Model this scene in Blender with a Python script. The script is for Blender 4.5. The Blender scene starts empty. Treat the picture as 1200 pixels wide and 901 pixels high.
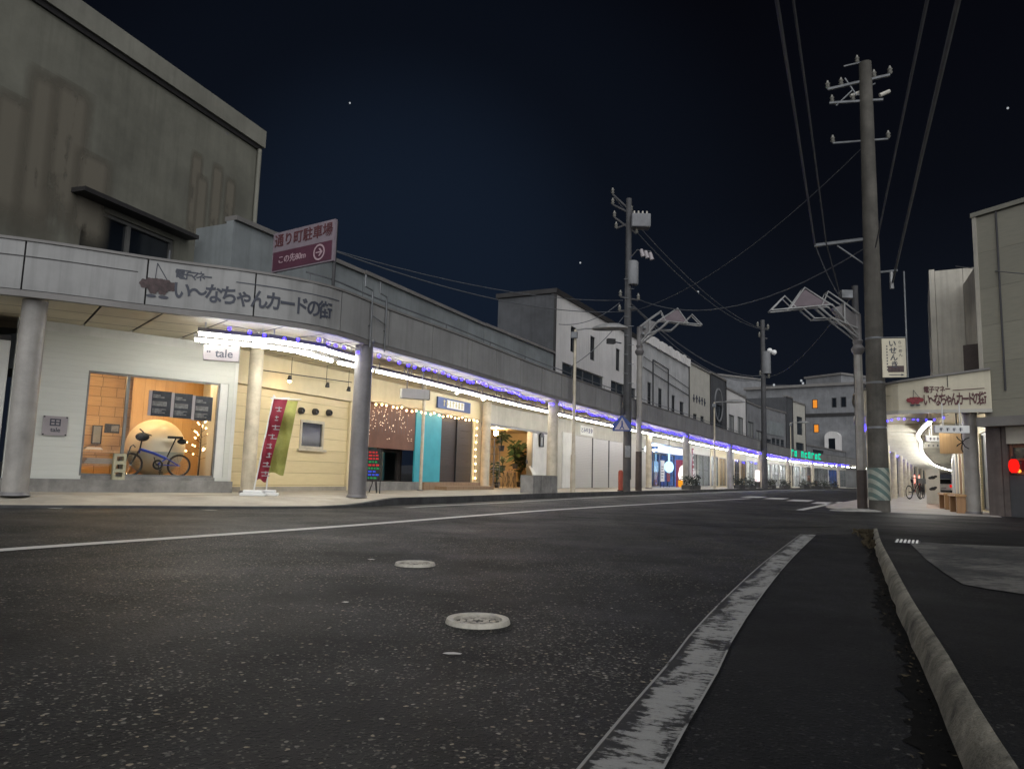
import bpy, math, random
from mathutils import Vector, Matrix
rnd = random.Random(7)
PI = math.pi
sc = bpy.context.scene
COL = sc.collection
# ------------------------------------------------------------------ camera model
FPX, PIT, ROL, CH = 860.0, math.radians(7), math.radians(1.6), 0.64
def ray(px, py):
    cx = (px-600)/FPX; cy = (450.5-py)/FPX
    u = cx*math.cos(ROL)-cy*math.sin(ROL); v = cx*math.sin(ROL)+cy*math.cos(ROL)
    return Vector((u, math.cos(PIT)-v*math.sin(PIT), math.sin(PIT)+v*math.cos(PIT)))
def atz(px, py, z=0.0):
    a = ray(px, py); t = (z-CH)/a.z
    return Vector((a.x*t, a.y*t, z))
def atd(px, py, D):
    a = ray(px, py); t = D/math.hypot(a.x, a.y)
    return Vector((a.x*t, a.y*t, CH+a.z*t))
# ------------------------------------------------------------------ materials
def nodes(name):
    m = bpy.data.materials.new(name); m.use_nodes = True
    nt = m.node_tree; nt.nodes.clear()
    out = nt.nodes.new('ShaderNodeOutputMaterial')
    return m, nt, out
def N(nt, typ, **kw):
    n = nt.nodes.new(typ)
    for k, v in kw.items():
        if k in n.inputs: n.inputs[k].default_value = v
        else: setattr(n, k, v)
    return n
def mixc(nt, fac, a, b, blend='MIX'):
    n = nt.nodes.new('ShaderNodeMix'); n.data_type = 'RGBA'; n.blend_type = blend
    for i, x in ((0, fac), (6, a), (7, b)):
        if hasattr(x, 'default_value') or hasattr(x, 'links'): nt.links.new(x, n.inputs[i])
        else: n.inputs[i].default_value = x if i == 0 else (*x, 1)[:4]
    return n.outputs[2]
def ramp(nt, src, stops, interp='LINEAR'):
    r = nt.nodes.new('ShaderNodeValToRGB'); r.color_ramp.interpolation = interp
    el = r.color_ramp.elements
    while len(el) < len(stops): el.new(0.5)
    for e, (p, c) in zip(el, stops):
        e.position = p; e.color = (c, c, c, 1) if isinstance(c, (int, float)) else (*c, 1)
    nt.links.new(src, r.inputs[0]); return r.outputs[0]
def coords(nt, kind='Object', scale=(1, 1, 1)):
    tc = nt.nodes.new('ShaderNodeTexCoord'); mp = nt.nodes.new('ShaderNodeMapping')
    mp.inputs['Scale'].default_value = scale
    nt.links.new(tc.outputs[kind], mp.inputs[0]); return mp.outputs[0]
def noise(nt, vec, scale, detail=5, rough=.6):
    n = N(nt, 'ShaderNodeTexNoise', Scale=scale, Detail=detail, Roughness=rough)
    nt.links.new(vec, n.inputs['Vector']); return n.outputs['Fac']
def bump(nt, src, strength, dist, bs):
    b = N(nt, 'ShaderNodeBump', Strength=strength, Distance=dist)
    nt.links.new(src, b.inputs['Height']); nt.links.new(b.outputs[0], bs.inputs['Normal'])
def mat(name, col, rough=.6, var=.25, scale=3.0, streak=0.0, metal=0.0, bmp=.15, spec=.4, stain=None):
    """painted or weathered surface: two noises of dirt, optional vertical run-off streaks"""
    m, nt, out = nodes(name)
    bs = N(nt, 'ShaderNodeBsdfPrincipled', Roughness=rough, Metallic=metal)
    bs.inputs['Specular IOR Level'].default_value = spec
    v = coords(nt)
    n1 = noise(nt, v, scale, 6, .65)
    dark = stain or tuple(c*(1-var*1.6) if var < .6 else c*.1 for c in col)
    c = mixc(nt, ramp(nt, n1, [(.3, 0), (.72, 1)]), dark, col)
    n2 = noise(nt, v, scale*14, 3)
    c = mixc(nt, ramp(nt, n2, [(.35, .0), (.7, var*.5)]), c, tuple(x*.6 for x in col))
    if streak:
        vs = coords(nt, 'Object', (7, 7, .35))
        n3 = noise(nt, vs, 1.0, 5, .6)
        c = mixc(nt, ramp(nt, n3, [(.48, 0), (.75, streak)]), c, tuple(x*.35 for x in col))
    nt.links.new(c, bs.inputs['Base Color'])
    rr = ramp(nt, n1, [(0, min(1, rough+.12)), (1, max(.05, rough-.1))]); nt.links.new(rr, bs.inputs['Roughness'])
    if bmp: bump(nt, n2, bmp, .01, bs)
    nt.links.new(bs.outputs[0], out.inputs[0]); return m
def emis(name, col, strength):
    m, nt, out = nodes(name)
    e = N(nt, 'ShaderNodeEmission', Strength=strength); e.inputs[0].default_value = (*col, 1)
    nt.links.new(e.outputs[0], out.inputs[0]); return m
def glass(name, tint=(.95, .97, .97), refl=.22):
    m, nt, out = nodes(name)
    t = N(nt, 'ShaderNodeBsdfTransparent'); t.inputs[0].default_value = (*tint, 1)
    g = N(nt, 'ShaderNodeBsdfGlossy', Roughness=.03)
    f = N(nt, 'ShaderNodeFresnel', IOR=1.45)
    mul = N(nt, 'ShaderNodeMath', operation='MULTIPLY'); mul.inputs[1].default_value = refl*2
    nt.links.new(f.outputs[0], mul.inputs[0])
    mx = nt.nodes.new('ShaderNodeMixShader')
    nt.links.new(mul.outputs[0], mx.inputs[0]); nt.links.new(t.outputs[0], mx.inputs[1]); nt.links.new(g.outputs[0], mx.inputs[2])
    nt.links.new(mx.outputs[0], out.inputs[0]); return m
def boards(name, col, dark, step, axis='Z', rough=.5, gap=.06, var=.2):
    """siding / planks / shutter slats with narrow grooves every STEP metres along AXIS"""
    m, nt, out = nodes(name)
    bs = N(nt, 'ShaderNodeBsdfPrincipled', Roughness=rough)
    v = coords(nt)
    sx = nt.nodes.new('ShaderNodeSeparateXYZ'); nt.links.new(v, sx.inputs[0])
    d = N(nt, 'ShaderNodeMath', operation='DIVIDE'); nt.links.new(sx.outputs[axis], d.inputs[0]); d.inputs[1].default_value = step
    fr = N(nt, 'ShaderNodeMath', operation='FRACT'); nt.links.new(d.outputs[0], fr.inputs[0])
    g = ramp(nt, fr.outputs[0], [(0, 0), (gap, 1), (1-gap*.3, 1), (1, .6)])
    fl = N(nt, 'ShaderNodeMath', operation='FLOOR'); nt.links.new(d.outputs[0], fl.inputs[0])
    wn = nt.nodes.new('ShaderNodeTexWhiteNoise'); wn.noise_dimensions = '1D'; nt.links.new(fl.outputs[0], wn.inputs['W'])
    base = mixc(nt, ramp(nt, wn.outputs[0], [(0, 0), (1, var)]), col, dark)
    st = (3, 3, 30) if axis == 'Z' else (30, 30, 2)
    n1 = noise(nt, coords(nt, 'Object', st), 1.0, 5)
    base = mixc(nt, ramp(nt, n1, [(.4, 0), (.75, var*1.5)]), base, dark)
    base = mixc(nt, g, dark, base)
    nt.links.new(base, bs.inputs['Base Color'])
    bump(nt, g, .6, .012, bs)
    nt.links.new(bs.outputs[0], out.inputs[0]); return m
def asphalt(name, base, chips, chipamt, rough=.62):
    m, nt, out = nodes(name)
    bs = N(nt, 'ShaderNodeBsdfPrincipled', Roughness=rough)
    v = coords(nt)
    bs.inputs['Specular IOR Level'].default_value = .13
    # distort a little so that the stones are irregular
    nz = N(nt, 'ShaderNodeTexNoise', Scale=60, Detail=2); nt.links.new(v, nz.inputs['Vector'])
    dv = N(nt, 'ShaderNodeVectorMath', operation='MULTIPLY_ADD'); nt.links.new(nz.outputs['Color'], dv.inputs[0])
    dv.inputs[1].default_value = (.016, .016, 0); nt.links.new(v, dv.inputs[2])
    vo = N(nt, 'ShaderNodeTexVoronoi', Scale=62); nt.links.new(dv.outputs[0], vo.inputs['Vector'])
    sh = ramp(nt, vo.outputs['Distance'], [(.32, 1), (.46, 0)])
    sep = nt.nodes.new('ShaderNodeSeparateColor'); nt.links.new(vo.outputs['Color'], sep.inputs[0])
    big = noise(nt, v, .55, 4)
    th = N(nt, 'ShaderNodeMath', operation='MULTIPLY_ADD'); nt.links.new(big, th.inputs[0]); th.inputs[1].default_value = .6; th.inputs[2].default_value = -.3
    ad = N(nt, 'ShaderNodeMath', operation='ADD'); nt.links.new(sep.outputs[0], ad.inputs[0]); nt.links.new(th.outputs[0], ad.inputs[1])
    pick = ramp(nt, ad.outputs[0], [(1-chipamt-.06, 0), (1-chipamt+.03, 1)])
    mk = N(nt, 'ShaderNodeMath', operation='MULTIPLY'); nt.links.new(sh, mk.inputs[0]); nt.links.new(pick, mk.inputs[1])
    fine = noise(nt, v, 240, 3, .7)
    patch = noise(nt, v, .8, 6, .6)
    c = mixc(nt, ramp(nt, fine, [(.32, 0), (.72, 1)]), tuple(x*.45 for x in base), tuple(x*1.5 for x in base))
    c = mixc(nt, ramp(nt, patch, [(.36, .6), (.64, 0)]), c, tuple(x*.5 for x in base))
    track = noise(nt, coords(nt, 'Object', (1.6, .16, 1)), 1.0, 4, .55)
    c = mixc(nt, ramp(nt, track, [(.42, 0), (.62, .45)]), c, tuple(x*1.7 for x in base))
    vary = mixc(nt, sep.outputs[1], tuple(x*.35 for x in chips), chips)
    warm = mixc(nt, sep.outputs[2], vary, tuple(x*y for x, y in zip(chips, (.8, .72, .6))))
    c = mixc(nt, mk.outputs[0], c, warm)
    # second, smaller stones
    vo2 = N(nt, 'ShaderNodeTexVoronoi', Scale=150); nt.links.new(dv.outputs[0], vo2.inputs['Vector'])
    s2 = nt.nodes.new('ShaderNodeSeparateColor'); nt.links.new(vo2.outputs['Color'], s2.inputs[0])
    a2 = N(nt, 'ShaderNodeMath', operation='ADD'); nt.links.new(s2.outputs[0], a2.inputs[0]); nt.links.new(th.outputs[0], a2.inputs[1])
    p2 = ramp(nt, a2.outputs[0], [(1-chipamt*.8-.04, 0), (1-chipamt*.8+.06, .6)])
    c = mixc(nt, p2, c, tuple(x*.6 for x in chips))
    nt.links.new(c, bs.inputs['Base Color'])
    hh = N(nt, 'ShaderNodeMath', operation='MULTIPLY_ADD'); nt.links.new(fine, hh.inputs[0]); hh.inputs[1].default_value = .8
    nt.links.new(sh, hh.inputs[2])
    bump(nt, hh.outputs[0], .55, .006, bs)
    nt.links.new(ramp(nt, patch, [(.3, rough+.14), (.7, rough-.1)]), bs.inputs['Roughness'])
    nt.links.new(bs.outputs[0], out.inputs[0]); return m
def paintline(name, col, under, wear=.5, edge=True):
    """worn thermoplastic road paint: cracks run across the line, borders keep more paint (UV: x along in metres, y across 0..1)"""
    m, nt, out = nodes(name)
    bs = N(nt, 'ShaderNodeBsdfPrincipled', Roughness=.6)
    uv = coords(nt, 'UV', (1, 1, 1))
    a = noise(nt, coords(nt, 'UV', (34, 2.2, 1)), 1.0, 9, .78)
    b = noise(nt, coords(nt, 'UV', (3.0, 1.4, 1)), 1.0, 4, .6)
    f = noise(nt, coords(nt, 'UV', (160, 30, 1)), 1.0, 2, .6)
    ad = N(nt, 'ShaderNodeMath', operation='MULTIPLY_ADD'); nt.links.new(b, ad.inputs[0]); ad.inputs[1].default_value = .7; nt.links.new(a, ad.inputs[2])
    keep_src = ad.outputs[0]
    if edge:
        sv = nt.nodes.new('ShaderNodeSeparateXYZ'); nt.links.new(uv, sv.inputs[0])
        bias = ramp(nt, sv.outputs['Y'], [(.04, .16), (.30, .0), (.9, 0), (1, .05)])
        sb_ = N(nt, 'ShaderNodeMath', operation='SUBTRACT'); nt.links.new(keep_src, sb_.inputs[0]); nt.links.new(bias, sb_.inputs[1]); keep_src = sb_.outputs[0]
    keep = ramp(nt, keep_src, [(.52+wear*.28, 0), (.57+wear*.28, .85), (.66+wear*.28, 1)])
    c = mixc(nt, ramp(nt, f, [(.3, 0), (.7, 1)]), tuple(x*.55 for x in col), col)
    c = mixc(nt, ramp(nt, a, [(.3, .0), (.75, .55)]), tuple(x*.6 for x in col), c)
    if edge:
        sx = nt.nodes.new('ShaderNodeSeparateXYZ'); nt.links.new(uv, sx.inputs[0])
        e = ramp(nt, sx.outputs['Y'], [(0, 1), (.035, 1), (.05, 0), (.95, 0), (.965, 1), (1, 1)])
        e2 = N(nt, 'ShaderNodeMath', operation='MULTIPLY'); nt.links.new(e, e2.inputs[0])
        nt.links.new(ramp(nt, b, [(.36, 0), (.42, 1)]), e2.inputs[1])
        mx = N(nt, 'ShaderNodeMath', operation='MAXIMUM'); nt.links.new(e2.outputs[0], mx.inputs[0]); nt.links.new(keep, mx.inputs[1])
        keep = mx.outputs[0]
    c = mixc(nt, keep, under, c)
    nt.links.new(c, bs.inputs['Base Color'])
    bump(nt, keep, .5, .004, bs)
    nt.links.new(bs.outputs[0], out.inputs[0]); return m
def woodtiles(name, a, b, s):
    m, nt, out = nodes(name)
    bs = N(nt, 'ShaderNodeBsdfPrincipled', Roughness=.5)
    br = N(nt, 'ShaderNodeTexBrick', Scale=s, offset=.37, squash=1.4)
    br.inputs['Color1'].default_value = (*a, 1); br.inputs['Color2'].default_value = (*b, 1); br.inputs['Mortar'].default_value = (*[x*.35 for x in b], 1)
    br.inputs['Mortar Size'].default_value = .012; br.inputs['Brick Width'].default_value = .62; br.inputs['Row Height'].default_value = .42
    tc = nt.nodes.new('ShaderNodeTexCoord'); mp = nt.nodes.new('ShaderNodeMapping'); mp.inputs['Rotation'].default_value = (PI/2, 0, 0)
    nt.links.new(tc.outputs['Object'], mp.inputs[0]); nt.links.new(mp.outputs[0], br.inputs['Vector'])
    n1 = noise(nt, coords(nt, 'Object', (2, 2, 22)), 1.5, 5)
    c = mixc(nt, ramp(nt, n1, [(.35, 0), (.75, .5)]), br.outputs[0], tuple(x*.6 for x in b))
    nt.links.new(c, bs.inputs['Base Color']); nt.links.new(bs.outputs[0], out.inputs[0]); return m

M = {}
M['asphalt'] = asphalt('asphalt_old', (.0165, .0165, .017), (.33, .315, .28), .075, .60)
M['asphalt_dark'] = asphalt('asphalt_dark', (.008, .0083, .0092), (.07, .07, .07), .015, .66)
M['asphalt_side'] = asphalt('asphalt_side', (.016, .016, .0165), (.08, .08, .08), .04, .6)
M['line'] = paintline('line_worn', (.34, .34, .325), (.010, .010, .0105), .92)
M['line_white'] = paintline('line_white', (.72, .71, .68), (.05, .05, .05), .12, False)
M['strip_faint'] = paintline('strip_faint', (.3, .3, .29), (.035, .035, .035), .55, False)
M['kerb'] = mat('kerb_concrete', (.31, .29, .235), .9, .58, 7, .5, bmp=.9)
M['kerb_dark'] = mat('kerb_dark', (.07, .07, .07), .85, .4, 3)  # dark concrete, with the shade on the kerb face put into the colour
M['paving'] = mat('paving', (.42, .38, .31), .7, .28, 1.4, bmp=.25)
M['paving_grey'] = mat('paving_grey', (.40, .37, .34), .75, .25, 1.2)
M['concrete'] = mat('concrete', (.30, .29, .27), .8, .35, 3, .35, bmp=.4)
M['concrete_lit'] = mat('concrete_apron', (.105, .10, .095), .8, .59, 2.6, bmp=.9, stain=(.012, .012, .013))
M['dull_wall'] = mat('dull_wall', (.215, .212, .172), .85, .3, .7, .35, bmp=.2)
M['dull_trim'] = mat('dull_trim', (.25, .245, .205), .8, .2, 1.5, .3)
M['dark_trim'] = mat('dark_trim', (.035, .033, .033), .6, .3, 2)
M['stain'] = mat('rust_stain', (.19, .178, .14), .9, .3, 2, .5)
def stainmat(name, col):
    m, nt, out = nodes(name); bs = N(nt, 'ShaderNodeBsdfPrincipled', Roughness=.9); bs.inputs['Base Color'].default_value = (*col, 1)
    a = noise(nt, coords(nt, 'Object', (5, 5, .5)), 1.0, 5, .6); b = noise(nt, coords(nt), 1.6, 4, .6)
    s_ = N(nt, 'ShaderNodeMath', operation='ADD'); nt.links.new(a, s_.inputs[0]); nt.links.new(b, s_.inputs[1])
    sx = nt.nodes.new('ShaderNodeSeparateXYZ'); tc = nt.nodes.new('ShaderNodeTexCoord'); nt.links.new(tc.outputs['UV'], sx.inputs[0])
    e = ramp(nt, sx.outputs['X'], [(0, 0), (.3, 1), (.7, 1), (1, 0)]); e2 = ramp(nt, sx.outputs['Y'], [(0, 0), (.25, 1), (.9, 1), (1, .2)])
    m1 = N(nt, 'ShaderNodeMath', operation='MULTIPLY'); nt.links.new(e, m1.inputs[0]); nt.links.new(e2, m1.inputs[1])
    m2 = N(nt, 'ShaderNodeMath', operation='MULTIPLY'); nt.links.new(ramp(nt, s_.outputs[0], [(.62, 0), (.9, 1)]), m2.inputs[0]); nt.links.new(m1.outputs[0], m2.inputs[1])
    t = nt.nodes.new('ShaderNodeBsdfTransparent'); mx = nt.nodes.new('ShaderNodeMixShader'); nt.links.new(m2.outputs[0], mx.inputs[0]); nt.links.new(t.outputs[0], mx.inputs[1]); nt.links.new(bs.outputs[0], mx.inputs[2]); nt.links.new(mx.outputs[0], out.inputs[0]); return m
M['stain'] = stainmat('rust_stain', (.155, .14, .108))
M['fascia'] = mat('fascia_panel', (.31, .308, .30), .45, .2, .8, .45, bmp=.05)
M['fascia_band'] = mat('fascia_band', (.21, .20, .19), .5, .2, 1.2)
M['soffit'] = mat('soffit_panel', (.64, .58, .44), .55, .15, 1.0)
M['roof_dark'] = mat('roof_dark', (.06, .06, .065), .6, .3, 1.5)
M['white_wall'] = boards('white_wall', (.55, .56, .51), (.40, .41, .37), .10, 'Z', .45, .03, .15)
M['white'] = mat('white_paint', (.66, .66, .62), .5, .12, 1.5, .12, bmp=.05)
M['off_white'] = mat('off_white', (.52, .50, .44), .55, .15, 1.2, .2, bmp=.08)
M['cream'] = mat('cream_paint', (.70, .60, .38), .5, .12, 1.5, .1, bmp=.05)
M['cream_siding'] = boards('cream_siding', (.70, .58, .33), (.34, .27, .14), .27, 'Z', .5, .05, .12)
M['column'] = mat('column_paint', (.36, .34, .31), .4, .25, 2.5, .2)
M['column_grey'] = mat('column_grey', (.19, .18, .18), .35, .25, 2.5, .2)
M['column_cream'] = mat('column_cream', (.62, .55, .42), .45, .25, 4, .25)
M['frame_metal'] = mat('frame_metal', (.20, .20, .19), .4, .2, 3, metal=.3)
M['frame_dark'] = mat('frame_dark', (.03, .03, .032), .4, .2, 3)
M['steel'] = mat('galvanised', (.22, .23, .24), .45, .3, 4, metal=.5)
M['steel_lite'] = mat('steel_light', (.36, .36, .355), .4, .25, 4, metal=.2)
M['black'] = mat('black_rubber', (.012, .012, .013), .55, .2, 5)
M['wire'] = mat('cable_sheath', (.13, .135, .145), .5, .2, 2)
M['pole'] = mat('concrete_pole', (.115, .107, .092), .85, .45, 1.5, .7, bmp=.4)
M['pole_dark'] = mat('weathered_pole', (.075, .075, .078), .7, .3, 2, .3)
M['brown'] = mat('brown_wrap', (.06, .045, .04), .6, .3, 4)
M['wood'] = boards('wood_boards', (.36, .20, .085), (.17, .085, .03), .12, 'X', .5, .05, .3)
M['wood_tiles'] = woodtiles('wood_tiles', (.66, .41, .17), (.56, .33, .12), 2.1)
M['wood_pale'] = boards('wood_pale', (.60, .38, .17), (.36, .20, .08), .20, 'X', .45, .03, .25)
M['wood_dark'] = boards('wood_dark', (.05, .037, .032), (.02, .014, .012), .22, 'Z', .5, .05, .4)
M['wood_step'] = boards('wood_step', (.30, .20, .12), (.13, .08, .045), .14, 'Y', .55, .08, .4)
M['redbrown'] = mat('redbrown_board', (.17, .075, .045), .5, .2, 2)
M['teal'] = mat('teal_paint', (.045, .37, .45), .4, .12, 2, .08)
M['blue_frame'] = mat('blue_paint', (.03, .07, .5), .35, .2, 6)
M['pane_dark'] = mat('dark_glass', (.012, .016, .022), .08, .2, 2, bmp=0, spec=.6)
M['pane_grey'] = mat('grey_glass', (.05, .06, .07), .12, .2, 2, bmp=0, spec=.6)
M['pane_curtain'] = mat('curtained_glass', (.30, .31, .30), .3, .2, 4, bmp=0, spec=.5)
M['glass'] = glass('shop_glass')
M['interior'] = mat('interior_wall', (.55, .42, .26), .7, .15, 2)
M['interior_white'] = mat('interior_white', (.74, .74, .72), .7, .15, 2)
M['interior_dark'] = mat('interior_dark', (.05, .04, .035), .7, .3, 2)
M['interior_blue'] = mat('interior_blue', (.16, .32, .62), .5, .4, 3)
M['facade_white'] = mat('facade_white', (.72, .70, .68), .7, .18, .35, .35, bmp=.1)
M['facade_grey'] = mat('facade_grey', (.52, .52, .52), .75, .3, .7, .6, bmp=.2)
M['facade_mid'] = mat('facade_mid', (.25, .255, .265), .75, .3, .7, .4, bmp=.2)
M['facade_dark'] = mat('facade_dark', (.085, .088, .095), .75, .3, .7, .4, bmp=.2)
M['low_wall'] = mat('low_wall', (.27, .295, .30), .75, .3, .6, .4, bmp=.15)
M['shutter'] = boards('shutter_slats', (.50, .49, .46), (.30, .29, .27), .075, 'Z', .4, .12, .08)
M['sand_brick'] = woodtiles('sand_brick', (.55, .46, .28), (.48, .40, .24), 6)
M['right_wall'] = boards('right_panel_wall', (.26, .25, .20), (.15, .145, .12), .9, 'Z', .8, .012, .25)
M['right_white'] = mat('right_pilaster', (.52, .49, .42), .8, .25, .8, .4)
M['text_dark'] = mat('text_dark', (.05, .055, .075), .5, .15, 4)
M['text_red'] = mat('text_maroon', (.10, .03, .035), .5, .15, 4)
M['emblem_red'] = mat('emblem_red', (.085, .05, .05), .5, .5, 14)
M['emblem_bright'] = mat('emblem_bright', (.36, .05, .06), .5, .45, 14)
M['maroon'] = mat('maroon_panel', (.10, .035, .058), .45, .2, 2)
M['sign_white'] = mat('sign_white', (.33, .30, .31), .5, .15, 2)
M['text_pale'] = mat('text_pale', (.42, .30, .33), .5, .1, 3)
M['flag_red'] = mat('flag_red', (.27, .02, .042), .7, .2, 6)
M['flag_yellow'] = mat('flag_yellow', (.36, .36, .09), .7, .25, 5)
M['leaf'] = mat('leaf', (.05, .09, .03), .5, .5, 9)
M['dead'] = mat('dead_leaf', (.085, .07, .045), .8, .55, 20, spec=.1)
M['soil'] = mat('soil', (.004, .004, .0038), .9, .4, 20, spec=.1)
M['orange'] = mat('orange_post', (.32, .06, .035), .5, .2, 4)
M['insul'] = mat('glazed_insulator', (.24, .235, .21), .4, .2, 6)
M['park_white'] = mat('park_white', (.25, .205, .235), .5, .2, 2)
M['shrub'] = mat('shrub_leaf', (.018, .024, .014), .6, .5, 9)
M['mauve'] = mat('mauve_panel', (.15, .115, .13), .5, .2, 4)
M['sign_blue'] = mat('sign_blue', (.025, .055, .19), .4, .15, 4)
M['hill'] = mat('hill_woods', (.026, .030, .040), .95, .6, .05, bmp=0)
M['carred'] = mat('car_paint', (.30, .03, .03), .25, .1, 2)
M['globe'] = mat('paper_globe', (.78, .66, .48), .35, .06, 3, bmp=.02)
M['globe_low'] = mat('globe_lower', (.42, .43, .37), .4, .12, 3, bmp=.02)
M['poster'] = mat('poster_dark', (.03, .035, .045), .35, .5, 8)
M['poster_mid'] = mat('poster_mid', (.22, .22, .22), .35, .6, 12)
M['chrome'] = mat('chrome', (.5, .5, .5), .25, .1, 3, metal=.8)
def apron(name):
    m, nt, out = nodes(name); bs = N(nt, 'ShaderNodeBsdfPrincipled', Roughness=.75); v = coords(nt)
    big = noise(nt, v, 1.1, 5, .6); mid = noise(nt, coords(nt, 'Object', (9, 22, 1)), 1.0, 7, .75); fine = noise(nt, v, 70, 4, .7)
    a = N(nt, 'ShaderNodeMath', operation='MULTIPLY_ADD'); nt.links.new(big, a.inputs[0]); a.inputs[1].default_value = .9; nt.links.new(mid, a.inputs[2])
    c = mixc(nt, ramp(nt, a.outputs[0], [(.84, 0), (1.0, .45), (1.15, 1)]), (.010, .0105, .011), (.12, .115, .105))
    c = mixc(nt, ramp(nt, fine, [(.35, 0), (.7, .6)]), c, (.02, .02, .02))
    nt.links.new(c, bs.inputs['Base Color']); bump(nt, mid, .9, .02, bs); nt.links.new(bs.outputs[0], out.inputs[0]); return m
M['concrete_lit'] = apron('concrete_apron')
M['iron'] = mat('cast_iron_sheen', (.50, .47, .40), .45, .25, 30, bmp=.3)  # rim iron; its glossy reflection of the arcade is put into the pale colour
M['iron_mid'] = mat('iron_worn', (.50, .46, .39), .5, .4, 30, bmp=.3)
M['iron_dark'] = mat('iron_inset', (.075, .07, .06), .6, .5, 40, bmp=.6)
M['plastic_white'] = mat('plastic_white', (.74, .74, .72), .4, .1, 3)
E_ = {}
E_['tube'] = emis('tube_light', (1.0, .98, .90), 34)
E_['blue'] = emis('led_blue', (.016, .010, 1.0), 11)
E_['warm'] = emis('bulb_warm', (1.0, .60, .26), 9)
E_['warm_soft'] = emis('lamp_warm', (1.0, .70, .40), 40)
E_['warm_dots'] = emis('net_light', (1.0, .75, .5), 2.2)
E_['window'] = emis('window_orange', (1.0, .34, .04), .42)
E_['white'] = emis('lamp_white', (.97, .98, 1.0), 190)
E_['spot'] = emis('spot_warm', (1.0, .70, .36), 260)
E_['bluesign'] = emis('sign_cyan', (.40, .72, 1.0), 1.1)
E_['bluelight'] = emis('blue_shop_lamp', (.16, .34, 1.0), 120)
E_['green'] = emis('green_neon', (.0, .72, .42), .6)
E_['red'] = emis('red_lamp', (1.0, .012, .008), .6)
E_['orange'] = emis('orange_lamp', (1.0, .30, .04), 1.2)
E_['signface'] = emis('sign_face', (1.0, .98, .95), .6)
E_['far'] = emis('far_lamp', (.9, .95, 1.0), .22)
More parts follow.
